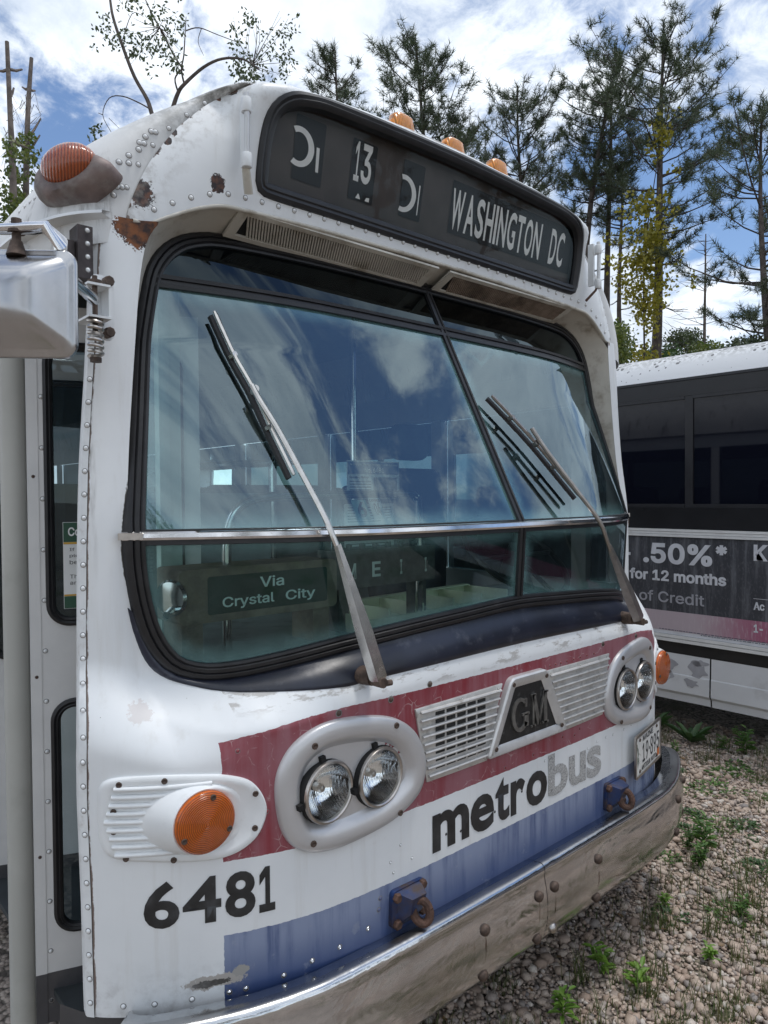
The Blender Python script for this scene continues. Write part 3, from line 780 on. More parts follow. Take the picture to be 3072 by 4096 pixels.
# --- body sides, tail and floor
sw = MB()
for sx_ in (1,):
    x0, x1 = 1.24, 1.283
    sw.box(x0, x1, .52, 9.3, .36, 1.30); sw.box(x0-.03, x1-.028, .66, 9.3, 2.16, 2.33)
    for yy_ in (.66, 1.62, 2.75, 3.9, 5.05, 6.2, 7.35, 8.5, 9.22): sw.box(x0-.02, x1-.018, yy_, yy_+.08, 1.302, 2.158)
bpart(sw, 'side_wall', 'white_paint', smooth=False)
sw = MB()
x0, x1 = -1.287, -1.255
sw.box(x0, x1, 1.75, 9.3, .36, 1.30); sw.box(x0, x1, 1.75, 9.3, 2.16, 2.34); sw.box(x0, x1, .62, 1.748, 2.25, 2.34)
for yy_ in (1.75, 2.75, 3.9, 5.05, 6.2, 7.35, 8.5, 9.22): sw.box(x0, x1, yy_, yy_+.08, 1.302, 2.158)
bpart(sw, 'side_wall', 'white_paint', smooth=False)
bpart(MB().box(-1.25, 1.25, 9.25, 9.29, .36, 2.9), 'tail_wall', 'white_paint', smooth=False)
bpart(MB().box(-1.25, 1.25, 1.75, 9.24, .86, .90).box(-.55, 1.0, .30, .70, .86, .90).box(-.55, 1.22, .702, 1.748, .86, .90), 'floor', 'interior_dark', smooth=False)
bpart(MB().box(-1.10, 1.10, .62, 9.24, 2.62, 2.64), 'ceiling', 'interior_ceiling', smooth=False)
bpart(MB().box(-.55, -.51, .45, 1.748, .36, .858).box(-1.2, -.552, 1.71, 1.748, .36, .858).box(-1.2, -.552, .62, 1.708, .36, .38), 'stepwell', 'interior_dark', smooth=False)
wheel = MB()
for sx_ in (-1, 1):
    for yy_ in (2.6, 7.4):
        o = MB().lathe([(.26, -.12), (.44, -.12), (.49, -.08), (.49, .08), (.44, .12), (.26, .12), (.22, .06), (.08, .05), (.01, .09)], 28, frame((sx_*1.12, yy_, .49), (sx_, 0, 0)))
        bpart(o, 'wheel', 'rubber')

# --- skirt below the body, cowl panel
V = []; xs = np.linspace(-1.283, 1.283, 90)
for x in xs:
    y = float(ylow(abs(x)))
    V += [(x, y+.014, .553), (x, y+.018, .40), (x, y+.03, .36)]
part('skirt', V, gridfaces(90, 3), 'grey_skirt')
nvy = [(1.128, 1.46), (1.115, 1.40), (1.09, 1.325), (1.055, 1.285), (1.0, 1.262), (.95, 1.25), (.87, 1.245), (.68, 1.240), (.60, 1.247), (.29, 1.254), (0, 1.257)]
nvb = resample(spline([(-a, b) for a, b in nvy]+nvy[-2::-1], 6), 150, False)
i0 = np.argmin(np.hypot(RUB[:, 0]+1.118, RUB[:, 1]-1.46))
low_r = np.array([p for p in RUB if p[1] < 1.462]); low_r = low_r[np.argsort(np.arctan2(low_r[:, 0], 1.6-low_r[:, 1]))]
rb = resample(low_r, 150, False)
V = []; nt = 12
for a, b in zip(nvb, rb):
    for j in range(nt):
        s = j/(nt-1); p = a+(b-a)*s
        hgt = .003+.010*math.sin(math.pi*min(1, s*1.15))*min(1, np.hypot(*(b-a))/.07)
        if j == 0: hgt = -.003
        V.append((p[0], fY(p[0], p[1])-hgt, p[1]))
cowl = part('cowl_panel', V, gridfaces(150, nt), 'navy_paint')

# --- windshield rubber, bars, moulding, panes
def ring_on(name, P, prof, surf, mat, parent=None):
    """rubber section swept along closed outline P; prof = [(inset, height)]"""
    V = []; n = len(P)
    rows = [inset(P, i_) for i_, _ in prof]
    for k in range(n):
        for (i_, h), row in zip(prof, rows):
            x, z = row[k]; V.append((x, surf(x, z)-h, z))
    return part(name, V, gridfaces(n, len(prof), True), mat, parent, auto=30)
gY = lambda x, z: float(glassY(x, z))
RP = [(-.006, -.006), (-.004, .008), (.002, .014), (.010, .015), (.013, .010), (.016, .014), (.024, .014), (.027, .009), (.031, .011), (.037, .009), (.040, -.004)]
rubber = ring_on('windshield_rubber', RUB, RP, gY, 'rubber')
INN = inset(RUB, .022)
zt, zb = 2.287, 1.63
def pane_rows(xa, xb, za, zb_, step=.014):
    xs = np.arange(xa, xb+step*.5, (xb-xa)/max(2, round((xb-xa)/step))); zs = np.arange(za, zb_+step*.5, (zb_-za)/max(2, round((zb_-za)/step)))
    X, Z = np.meshgrid(xs, zs, indexing='ij')
    cx = (X[:-1, :-1]+X[1:, 1:])/2; cz = (Z[:-1, :-1]+Z[1:, 1:])/2
    d_, _, _ = polydist(cx, cz, INN); keep = d_.reshape(cx.shape) < 0
    cnt = np.zeros(X.shape, int)
    for a in (0, 1):
        for b in (0, 1): cnt[a:X.shape[0]-1+a, b:X.shape[1]-1+b] += keep
    us = cnt > 0; idx = -np.ones(X.shape, int); idx[us] = np.arange(us.sum())
    f = [(idx[i, j], idx[i+1, j], idx[i+1, j+1], idx[i, j+1]) for i, j in np.argwhere(keep)]
    x = X[us]; z = Z[us]
    e = np.minimum.reduce([-polydist(x, z, inset(RUB, .038))[0], np.abs(x)-.014, np.abs(z-1.63)-.014, np.abs(z-zt)-.02])
    return np.stack([x, glassY(x, z), z], 1), f, e
for (xa, xb) in ((-1.12, -.004), (.004, 1.12)):
    for (za, zc_, nm, mt) in ((1.27, zb-.006, 'lower_pane', 'lower_glass'), (zb+.006, zt-.004, 'windshield_pane', 'windshield_glass'), (zt+.004, 2.49, 'header_pane', 'header_glass')):
        v, f, e = pane_rows(xa, xb, za, zc_)
        o = part(nm, v, f, mt); setattr_f(o, 'edge', e)
def bar(name, pts, prof, mat, parent=None, nrm='y'):
    """section swept on the glass: prof = [(sideways, height)]; pts in (x,z)"""
    P = np.array(pts, float); T = np.gradient(P, axis=0); T /= np.linalg.norm(T, axis=1)[:, None]; V = []
    for p, t_ in zip(P, T):
        sd = np.array([-t_[1], t_[0]])
        for (a, h) in prof:
            q = p+sd*a; V.append((q[0], gY(q[0], q[1])-h, q[1]))
    return part(name, V, gridfaces(len(P), len(prof)), mat, parent, auto=30)
bp = [(-.016, -.004), (-.014, .009), (-.005, .011), (-.003, .006), (.003, .006), (.005, .011), (.014, .009), (.016, -.004)]
bar('centre_bar', [(0, z) for z in np.linspace(1.385, 2.485, 60)], bp, 'rubber')
hp_ = [(-.020, -.004), (-.018, .009), (-.008, .011), (-.006, .006), (.004, .006), (.006, .011), (.018, .009), (.020, -.004)]
bar('header_bar', [(x, zt) for x in np.linspace(-1.0, 1.0, 120)], hp_, 'rubber')
bar('lower_bar', [(x, zb-.004) for x in np.linspace(-1.115, 1.115, 140)], [(-.020, -.004), (-.018, .007), (.018, .007), (.020, -.004)], 'rubber')
mo = bar('moulding', [(x, zb) for x in np.linspace(-1.142, 1.142, 160)], [(-.011, .006), (-.010, .012), (-.004, .016), (.006, .016), (.010, .012), (.011, .006)], 'chrome')
for s_ in (-1, 1):
    bpart(MB().obox((s_*1.128, gY(1.128, zb)-.020, zb), ((1, s_*.6, 0), (-s_*.6, 1, 0), (0, 0, 1)), (.028, .004, .008)), 'moulding_clip', 'dull_chrome', mo)

# --- destination sign
ring_on('sign_rubber', SIGN, [(-.008, -.002), (-.006, .006), (.004, .009), (.012, .006), (.016, .009), (.024, .008), (.030, .004), (.034, -.012)], vY, 'rubber')
sgp = inset(SIGN, .024); c0 = sgp.mean(0)
V = [(c0[0], float(signY(c0[1]))+.006, c0[1])]+[(x, float(signY(z))+.006, z) for x, z in sgp]
part('sign_glass', V, [(0, i+1, (i+1) % len(sgp)+1) for i in range(len(sgp))], 'sign_glass', smooth=False)
def sgn(name, poly, dep, mat, parent=None):
    V = [(x, float(signY(z))+dep, z) for x, z in poly]
    return part(name, V, [tuple(range(len(V)))], mat, parent, smooth=False)
cb = sgn('sign_curtain', inset(SIGN, -.006), .030, 'sign_curtain')
def sgtext(V2, F2, mat, dep, name='letters'):
    part(name, [(x, float(signY(z))+dep-h, z) for x, z, h in xzh(V2)], F2, mat, cb, smooth=False)
for (a, b) in ((-.634, -.531), (-.430, -.334), (-.222, -.128), (.006, .724)):
    sgn('roll_opening', rrect(a, b, 2.622, 2.790, .004, 2), .0275, 'sign_black', cb)
def arc_c(cx, cz, rx, rz, wd, a0, a1, n=22):
    o = [(cx+rx*math.cos(R(a0+(a1-a0)*k/n)), cz+rz*math.sin(R(a0+(a1-a0)*k/n))) for k in range(n+1)]
    i_ = [(cx+(rx-wd)*math.cos(R(a0+(a1-a0)*k/n)), cz+(rz-wd*.75)*math.sin(R(a0+(a1-a0)*k/n))) for k in range(n+1)]
    V = o+i_; return np.array(V), [(k, k+1, n+2+k, n+1+k) for k in range(n)]
sgtext(*arc_c(-.618, 2.708, .052, .052, .020, -118, 118), 'sign_white', .026)
sgtext(*arc_c(-.212, 2.690, .056, .055, .019, -105, 105), 'sign_white', .026)
sgtext(np.array([(-.556, 2.658), (-.546, 2.658), (-.548, 2.723), (-.559, 2.723)]), [(0, 1, 2, 3)], 'sign_white', .026)
sgtext(np.array([(-.146, 2.640), (-.142, 2.640), (-.142, 2.73), (-.147, 2.73)]), [(0, 1, 2, 3)], 'sign_white', .026)
sgtext(*text_fit('1', -.418, -.398, 2.674, 2.784, .012), 'sign_white', .026)
sgtext(*text_fit('3', -.392, -.352, 2.674, 2.784, .018), 'sign_white', .026)
sgtext(np.array([(-.402, 2.628), (-.383, 2.628), (-.390, 2.642), (-.394, 2.642), (-.365, 2.628), (-.348, 2.628), (-.348, 2.640), (-.36, 2.638)]), [(0, 1, 2, 3), (4, 5, 6, 7)], 'sign_white', .026)
wx = .012
LW = {'W': .062, 'A': .050, 'S': .042, 'H': .044, 'I': .013, 'N': .046, 'G': .046, 'T': .042, 'O': .046}
tot = sum(LW[c] for c in 'WASHINGTON'); sc_ = (.516-.012-9*.0085)/tot
for c in 'WASHINGTON':
    sgtext(*text_fit(c, wx, wx+LW[c]*sc_, 2.636, 2.765, .020, plain=True), 'sign_white', .026); wx += LW[c]*sc_+.0085
sgtext(*text_fit('D', .577, .617, 2.636, 2.765, .020, plain=True), 'sign_white', .026)
sgtext(*text_fit('C', .626, .668, 2.636, 2.765, .020, plain=True), 'sign_white', .026)
bx_ = MB().box(-.82, .82, .50, .60, 2.52, 2.53); bpart(bx_, 'sign_box_floor', 'interior_dark', smooth=False)

# --- soffit vents under the visor
for (xa, xb) in ((-.80, -.035), (.02, .76)):
    fr = MB(); y0, y1, z0, z1 = .424, .520, 2.500, 2.456
    def sf(x, t_): return (x, y0+(y1-y0)*t_, z0+(z1-z0)*t_-.004)
    for (u0, u1, t0, t1) in ((xa, xb, 0, .14), (xa, xb, .86, 1.0), (xa, xa+.03, .14, .86), (xb-.03, xb, .14, .86)):
        a, b, c, d_ = sf(u0, t0), sf(u1, t0), sf(u1, t1), sf(u0, t1)
        fr.add([a, b, c, d_]+[(p[0], p[1]-.002, p[2]-.007) for p in (a, b, c, d_)], [(4, 7, 6, 5), (0, 1, 5, 4), (1, 2, 6, 5), (2, 3, 7, 6), (3, 0, 4, 7)])
    vent = bpart(fr, 'soffit_vent', 'soffit_paint')
    part('vent_backing', [sf(xa, 0), sf(xb, 0), sf(xb, 1), sf(xa, 1)], [(0, 1, 2, 3)], 'black', vent, smooth=False)
    npc = 74
    sl = MB()
    for k in range(npc):
        x = xa+.034+(xb-xa-.068)*k/(npc-1)
        a = np.array(sf(x, .14)); b = np.array(sf(x+.035, .86)); dx = np.array((.0028, 0, 0)); dn = np.array((0, -.002, -.006))
        sl.add([a-dx, a+dx, b+dx, b-dx, a-dx+dn, a+dx+dn, b+dx+dn, b-dx+dn], [(4, 7, 6, 5), (0, 4, 5, 1), (1, 5, 6, 2), (2, 6, 7, 3), (3, 7, 4, 0)])
    o = bpart(sl, 'vent_slats', 'soffit_rust' if xa > 0 else 'soffit_paint', vent, smooth=False); o['kind'] = 'stuff'
# --- bumper
bump_y = pchip([0, .5, .8, .9, 1.0, 1.1, 1.2, 1.27, 1.31], [.032, .035, .048, .066, .096, .138, .19, .25, .32])
BP = [(-.066, .578), (-.030, .586), (-.010, .590), (-.001, .588), (.006, .581), (.009, .569), (.007, .558), (.008, .545), (.014, .52), (.019, .48), (.019, .44), (.014, .40), (.003, .365), (-.009, .345), (-.03, .334), (-.06, .330)]
def bumper_half(s_):
    xs = np.concatenate([np.linspace(.0015, .85, 40)[:-1], np.linspace(.85, 1.245 if s_ < 0 else 1.30, 34)])
    V = []
    for k, x in enumerate(xs):
        y = float(bump_y(x)); e = .004; sl = float(bump_y(x+e)-bump_y(x-e))/(2*e); nn = np.array([sl, -1.0]); nn /= np.linalg.norm(nn)
        fe = max(0.0, (k-(len(xs)-7))/6.0)
        for (o_, z) in BP:
            zz = z-(z-.5)*.10*fe**3; oo = o_-.03*fe**3
            V.append((s_*(x+nn[0]*oo), y+nn[1]*oo, zz))
    nf = len(BP); F_ = gridfaces(len(xs), nf); b = (len(xs)-1)*nf
    F_.append(tuple(b+i for i in range(nf)))
    return part('bumper', V, F_, 'bumper_chrome', auto=50)
bump = [bumper_half(-1), bumper_half(1)]
bm_ = MB().lathe([(.016, -.004), (.0165, .002), (.014, .007), (.008, .0105), (.001, .012)], 16, cap1=True)
BOLT = obj('bs', bm_.v, bm_.f, 'rusty_steel'); BOLTME = BOLT.data; bpy.data.objects.remove(BOLT); BOLTME.name = 'carriage_bolt'
for s_ in (-1, 1):
    for x in (.040, .288, .93, 1.13):
        for z in (.510, .378):
            o = bpy.data.objects.new('bolt', BOLTME); COL.objects.link(o); o.parent = bump[0 if s_ < 0 else 1]
            y = float(bump_y(x)); sl = float(bump_y(x+.01)-bump_y(x-.01))/.02
            oo = .0165 if z > .45 else .0085
            nn = Vector((s_*sl, -1, 0)).normalized()
            o.matrix_basis = frame((s_*x+nn[0]*oo, y+nn[1]*oo, z), nn)
            if s_ > 0 and x < .1 and z < .45: o.material_slots[0].link = 'OBJECT'; o.material_slots[0].material = MATS['dull_chrome']

# --- plates lying on the front: loft of outlines (outline, height above the body)
def loft(name, levels, mat, parent=None, surf=fY, cap=True, auto=40):
    n = len(levels[0][0]); V = []
    for P, h in levels:
        for x, z in P: V.append((x, surf(x, z)-h, z))
    m = len(levels); F_ = []
    for j in range(m-1):
        for k in range(n):
            k2 = (k+1) % n; F_.append((j*n+k, j*n+k2, (j+1)*n+k2, (j+1)*n+k))
    if cap:
        P, h = levels[-1]; c_ = np.array(P).mean(0)
        # rings towards the middle so that the cap follows the curved body
        prev = (m-1)*n
        for s_ in (.66, .33):
            b = len(V)
            for x, z in (c_+(np.array(P)-c_)*s_): V.append((x, surf(x, z)-h, z))
            for k in range(n):
                k2 = (k+1) % n; F_.append((prev+k, prev+k2, b+k2, b+k))
            prev = b
        V.append((c_[0], surf(*c_)-h, c_[1])); ci = len(V)-1
        for k in range(n): F_.append((prev+k, prev+(k+1) % n, ci))
    return part(name, V, F_, mat, parent, auto=auto)
def mirx(P): return [(-x, z) for x, z in P][::-1]
SCR = MB().lathe([(.0072, -.001), (.0068, .0015), (.004, .0028), (.0034, .0012), (.0005, .0012)], 10, cap1=True)
_s = obj('ss', SCR.v, SCR.f, 'rusty_steel'); SCRME = _s.data; bpy.data.objects.remove(_s); SCRME.name = 'screw'
def screw(x, z, h, parent, s=1.0, surf=fY, nrm=None):
    o = bpy.data.objects.new('screw', SCRME); COL.objects.link(o); o.parent = parent
    o.matrix_basis = frame((x, surf(x, z)-h, z), nrm if nrm is not None else fN(x, z, surf)) @ Matrix.Scale(s, 4)
    return o

# --- headlights
bez = [(-.888, 1.020), (-.878, 1.085), (-.838, 1.140), (-.763, 1.172), (-.66, 1.170), (-.555, 1.145), (-.485, 1.095), (-.450, 1.03), (-.447, .975), (-.475, .922), (-.55, .882), (-.65, .864), (-.755, .858), (-.832, .878), (-.873, .93)]
for s_ in (-1, 1):
    P = resample(spline(bez if s_ < 0 else mirx(bez), 8, True), 96)
    cbz = P.mean(0)
    flat = lambda x, z: .5*fY(x, z)+.5*fY(s_*.68, 1.0)
    I2 = inset(P, .052)
    bezel = loft('headlight_bezel', [(P, -.002), (inset(P, .001), .010), (inset(P, .006), .016), (inset(P, .020), .0195), (inset(P, .040), .0185), (inset(P, .051), .014), (inset(P, .058), .006), (inset(P, .066), .001)], 'silver_paint', surf=fY, auto=60, cap=False)
    O2 = inset(P, .066); gx_ = np.linspace(O2[:, 0].min()-.004, O2[:, 0].max()+.004, 44); gz_ = np.linspace(O2[:, 1].min()-.004, O2[:, 1].max()+.004, 30)
    XX, ZZ = np.meshgrid(gx_, gz_, indexing='ij'); XX, ZZ, uu, ff = cut_grid(XX, ZZ, [lampc(s_*.758, .0765), lampc(s_*.604, .0765)], O2)
    part('bezel_floor', [(a, fY(a, b)-.001, b) for a, b in zip(XX[uu], ZZ[uu])], ff, 'silver_paint', bezel, auto=60)
    for (x, z) in ((.800, 1.126), (.558, 1.128), (.806, .892), (.547, .897)): screw(s_*x, z, .0200, bezel, 1.15)
    for lx in (.758, .604):
        x = s_*lx; z = 1.003; y = fY(x, z); nn = Vector((.06, -1, 0)).normalized()
        M = frame((x, y+.008, z), nn)
        hl = bpart(MB().lathe([(.0775, -.03), (.0785, .012), (.0765, .016)], 40), 'headlight', 'black')
        hl.matrix_basis = M
        def sub(mb, nm, mt): return bpart(mb, nm, mt, hl)
        sub(MB().lathe([(.0765, .006), (.0765, .020), (.0745, .0245), (.0705, .0255), (.0675, .0225), (.0668, .016)], 40), 'ring', 'dull_chrome')
        sub(MB().lathe([(.0675, .018), (.062, .022), (.050, .0265), (.034, .030), (.016, .0318), (.0008, .032)], 40, cap1=True), 'lens', 'lens_glass')
        sub(MB().lathe([(.0672, .0165), (.060, .000), (.048, -.016), (.034, -.028), (.018, -.036), (.0008, -.038)], 40, cap1=True), 'reflector', 'reflector')
        sub(MB().lathe([(.011, -.034), (.011, -.012), (.007, -.006), (.0008, -.004)], 16, cap1=True), 'bulb_shield', 'dull_chrome')
        for a in (100, 190) if s_ < 0 else (100, 350):
            sub(MB().obox((.082*math.cos(R(a)), .082*math.sin(R(a)), .008), ((math.cos(R(a)), math.sin(R(a)), 0), (-math.sin(R(a)), math.cos(R(a)), 0), (0, 0, 1)), (.009, .007, .008)), 'adjuster_tab', 'black')

# --- grilles beside the emblem
def quadpts(q, n=14):
    q = [np.array(p) for p in q]; out = []
    for i in range(4):
        for k in range(n): out.append(q[i]+(q[(i+1) % 4]-q[i])*k/n)
    return np.array(out)
for s_ in (-1, 1):
    q = [(-.437, .943), (-.190, .941), (-.118, 1.156), (-.478, 1.150)] if s_ < 0 else [(.185, .941), (.440, .945), (.485, 1.154), (.108, 1.156)]
    Q = quadpts(q)
    gr = loft('grille', [(Q, -.001), (Q, .0045), (inset(Q, .002), .006)], 'grille_alu')
    if s_ < 0:
        for c_ in range(5):
            for r_ in range(8):
                xa = -.405+c_*.043; za = .972+r_*.0205; 
                loft('mesh_opening', [(rrect(xa, xa+.036, za, za+.0135, .001, 1), .0062), (rrect(xa+.001, xa+.035, za+.001, za+.0125, .001, 1), .0070)], 'grille_mesh', gr, auto=20)
    for k in range(9):
        t_ = (k+.75)/9.4; z = .943+(1.152-.943)*t_
        xl = q[0][0]+(q[3][0]-q[0][0])*t_+.006; xr = q[1][0]+(q[2][0]-q[1][0])*t_-.006
        if s_ < 0: xl = max(xl, -.462)
        V = []; F_ = []; xs = np.linspace(xl, xr, 8)
        for x in xs:
            y = fY(x, z)-.006
            V += [(x, y, z-.0035), (x, y-.007, z-.0028), (x, y-.008, z), (x, y-.006, z+.0030), (x, y, z+.0045)]
        part('slat', V, gridfaces(8, 5)+[(0, 1, 2, 3, 4), (39, 38, 37, 36, 35)], 'grille_alu', gr, auto=40)
    for (x, z) in ((q[3][0]+.02, q[3][1]-.012), (q[2][0]-.02, q[2][1]-.012), (q[0][0]+.015, q[0][1]+.012), (q[1][0]-.012, q[1][1]+.012), ((q[2][0]+q[3][0])/2, 1.143), ((q[0][0]+q[1][0])/2, .953)):
        rivet((x, fY(x, z)-.006, z), (0, -1, 0), gr, 'grille_alu', .75)

# --- emblem
def rpoly(q, r, n=5):
    """rounded convex polygon"""
    q = [np.array(p, float) for p in q]; out = []; m = len(q)
    for i in range(m):
        a, b, c_ = q[i-1], q[i], q[(i+1) % m]; u = (a-b)/np.linalg.norm(a-b); v = (c_-b)/np.linalg.norm(c_-b)
        p0 = b+u*r; p1 = b+v*r
        for k in range(n+1):
            t_ = k/n; out.append((1-t_)**2*p0+2*t_*(1-t_)*b+t_*t_*p1)
    return np.array(out)
Eo = rpoly([(-.205, .946), (.205, .946), (.092, 1.170), (-.092, 1.170)], .024)
Ei = rpoly([(-.146, .977), (.146, .977), (.066, 1.136), (-.066, 1.136)], .007)
emb = loft('emblem_frame', [(Eo, -.001), (inset(Eo, .001), .016), (inset(Eo, .006), .021), (inset(Eo, .018), .021), (Ei, .012)], 'cast_alu', cap=False)
loft('emblem_panel', [(Ei, .011), (inset(Ei, .003), .0112)], 'emblem_black', emb)
for x, z in ((-.083, 1.148), (.083, 1.148), (-.166, .972), (.166, .972)): screw(x, z, .0215, emb)
def letter(V2, F2, h0, h1, nm='letter', mat='emblem_letter'):
    V = [(x, .095-h1, z) for x, z in V2]+[(x, .095-h0, z) for x, z in V2]; n = len(V2)
    ed = {}
    for f in F2:
        for a, b in zip(f, f[1:]+f[:1]): ed[(a, b)] = ed.get((a, b), 0)+1
    F_ = list(F2)+[(a, b, b+n, a+n) for (a, b) in ed if (b, a) not in ed]
    part(nm, V, F_, mat, emb, smooth=False)
gv, gf = arc_c(-.045, 1.048, .042, .052, .015, 48, 325, 26)
gm = MB(); gm.add([(x, 0, z) for x, z in gv], gf)
for (a, b, c_, d_) in ((-.026, -.006, 1.008, 1.046), (-.036, .000, 1.042, 1.050), (-.022, -.012, 1.068, 1.094)): gm.add([(a, 0, c_), (b, 0, c_), (b, 0, d_), (a, 0, d_)], [(0, 1, 2, 3)])
letter([(v[0], v[2]) for v in gm.v], gm.f, .0112, .0165)
gm = MB()
def strk(a, b, w_): gm.add([(a[0]-w_/2, 0, a[1]), (a[0]+w_/2, 0, a[1]), (b[0]+w_/2, 0, b[1]), (b[0]-w_/2, 0, b[1])], [(0, 1, 2, 3)])
strk((.020, .997), (.020, 1.099), .008); strk((.022, 1.098), (.049, .999), .017); strk((.049, .999), (.078, 1.098), .008); strk((.083, .997), (.083, 1.099), .016)
for a, b, z in ((.009, .033, .997), (.067, .098, .997), (.010, .034, 1.094), (.070, .098, 1.094)): gm.add([(a, 0, z), (b, 0, z), (b, 0, z+.006), (a, 0, z+.006)], [(0, 1, 2, 3)])
letter([(v[0], v[2]) for v in gm.v], gm.f, .0112, .0165)

# --- turn signals
th = [(-1.228, 1.000), (-1.226, 1.07), (-1.205, 1.095), (-1.137, 1.099), (-1.05, 1.093), (-.985, 1.083), (-.935, 1.058), (-.908, 1.00), (-.922, .945), (-.955, .912), (-1.0, .896), (-1.06, .896), (-1.13, .904), (-1.20, .915), (-1.222, .94)]
for s_ in (-1, 1):
    P = resample(spline(th if s_ < 0 else mirx(th), 8, True), 90)
    hs = loft('turn_signal', [(P, -.001), (inset(P, .001), .007), (inset(P, .005), .0105), (inset(P, .018), .0105), (inset(P, .021), .008)], 'signal_white', auto=45)
    for k in range(9):
        z = .925+k*.0185; V = []; xs = np.linspace(1.214-.004*abs(k-4), 1.05 if 0 < k < 8 else 1.02, 14)
        for x in xs:
            x_ = s_*x; y = fY(x_, z); n_ = fN(x_, z)
            for (dz, h) in ((-.0052, .007), (-.0040, .0125), (0, .014), (.0040, .0125), (.0052, .007)):
                V.append((x_+n_[0]*h, y+n_[1]*h, z+dz))
        part('rib', V, gridfaces(14, 5), 'signal_white', hs, auto=60)
    # conical scoop carrying the lens; the lens looks forward
    cx, cz = s_*1.052, .994; yb = fY(cx, cz)
    ax = Vector((s_*.10, -1, 0)).normalized(); lc = Vector((cx-s_*.004, yb-.036, cz))
    Ml = frame(lc, ax)
    V = []; ne = 40
    for k in range(ne):
        a = 2*math.pi*k/ne; ex = math.cos(a); ez = math.sin(a)
        rim = Ml @ Vector((.073*ex, .073*ez, -.004))
        outw = -s_*ex if True else 0
        rx = .110 if ex*s_ < 0 else .115                  # longer shoulder towards the corner post
        bx = cx+rx*ex*.98; bz = cz+.080*ez
        V += [(bx, fY(bx, bz)-.006, bz), tuple((np.array((bx, fY(bx, bz)-.012, bz))*.45+np.array(rim)*.55)), tuple(rim), tuple(Ml @ Vector((.0695*ex, .0695*ez, -.0055)))]
    part('lens_scoop', V, gridfaces(ne, 4, True), 'signal_white', hs, auto=60)
    ln = part('amber_lens', *(lambda m_: (m_.v, m_.f))(MB().lathe([(.069, -.010), (.069, .004), (.065, .009), (.053, .0115), (.036, .0135), (.018, .0148), (.001, .0152)], 44, cap1=True)), 'amber_lens', hs, auto=40)
    ln.matrix_basis = Ml
    for a in (75, 205, 335):
        o = bpy.data.objects.new('screw', SCRME); COL.objects.link(o); o.parent = hs
        o.matrix_basis = Ml @ Matrix.Translation((.058*math.cos(R(a)), .058*math.sin(R(a)), .0105))
    for (x, z) in ((1.195, 1.083), (1.115, 1.087), (1.205, 1.022), (1.205, .978), (1.185, .917), (1.10, .907), (.935, 1.035), (.937, .955)): screw(s_*x, z, .0108, hs)

# --- painted lettering
def body_text(V2, F2, mat, name='lettering'):
    X = V2[:, 0]; Z = V2[:, 1]; Y = frontY(X, Z)-.0014-V2[:, 2]*.0006
    return part(name, np.stack([X, Y, Z], 1), F2, mat, shell, smooth=True)
xw = -1.153
for c, w_ in zip('6481', (.066, .076, .064, .036)):
    body_text(*text_fit(c, xw, xw+w_, .749, .856, .022 if c == '1' else .026, step=.08, plain=(c != '1')), 'black_decal', 'number_digit'); xw += w_+(.006 if c == '6' else .008)
lw = {'m': .150, 'e': .105, 't': .066, 'r': .072, 'o': .110, 'b': .112, 'u': .102, 's': .094}
tot = sum(lw.values()); gap = .0065; sc_ = (.436+.414-7*gap)/tot; xw = -.414
for c in 'metrobus':
    w_ = lw[c]*sc_; z0, z1 = .738, {'t': .870, 'b': .878}.get(c, .844)
    if c in 'eos': z0 -= .003
    body_text(*text_fit(c, xw, xw+w_, z0, z1, .032, step=.2, plain=True), 'black_decal' if c in 'metro' else 'grey_decal', 'logo_letter'); xw += w_+gap

# --- licence plate
pc = (.782, .742); n_ = np.array((.20, -1.0, 0)); n_ /= np.linalg.norm(n_)
Mp = frame((pc[0], fY(*pc)-.018, pc[1]), n_)
def on_plate(name, P, h, mat, parent, F2=None):
    V = [tuple(Mp @ Vector((x, z, h+e_))) for x, z, e_ in xzh(P)]
    return part(name, V, [tuple(range(len(V)))] if F2 is None else F2, mat, parent, smooth=False)
pl = MB(); Pq = rrect(-.1525, .1525, -.076, .076, .012, 4); n = len(Pq)
pl.add([tuple(Mp @ Vector((x, z, h))) for h in (-.001, .0008) for x, z in Pq], [tuple(range(n, 2*n)), tuple(range(n))[::-1]]+[(k, (k+1) % n, n+(k+1) % n, n+k) for k in range(n)])
plate = bpart(pl, 'licence_plate', 'plate_white', smooth=False)
fr = MB(); Po = rrect(-.158, .158, -.0815, .0815, .014, 4); Pi = rrect(-.147, .147, -.0715, .0715, .010, 4)
fr.add([tuple(Mp @ Vector((x, z, h))) for h, Q in ((-.003, Po), (.004, Po), (.004, Pi), (.0005, Pi)) for x, z in Q], [(j*n+k, j*n+(k+1) % n, (j+1)*n+(k+1) % n, (j+1)*n+k) for j in range(3) for k in range(n)])
bpart(fr, 'plate_frame', 'dull_chrome', plate)
on_plate('plate_text', *(lambda a: (a[0], .0014, 'ink', plate, a[1]))(text_fit('MAINE', -.068, .06, .043, .064, .02)))
on_plate('plate_text', *(lambda a: (a[0], .0014, 'ink', plate, a[1]))(text_fit('19·895', -.072, .138, -.038, .034, .006)))
on_plate('plate_text', *(lambda a: (a[0], .0014, 'ink', plate, a[1]))(text_fit('ANTIQUE AUTO', -.085, .10, -.066, -.046, .02)))
on_plate('plate_sticker', rrect(.112, .140, -.066, -.036, .002, 1), .0016, 'orange_sticker', plate)
rnd = random.Random(4); pn = MB()
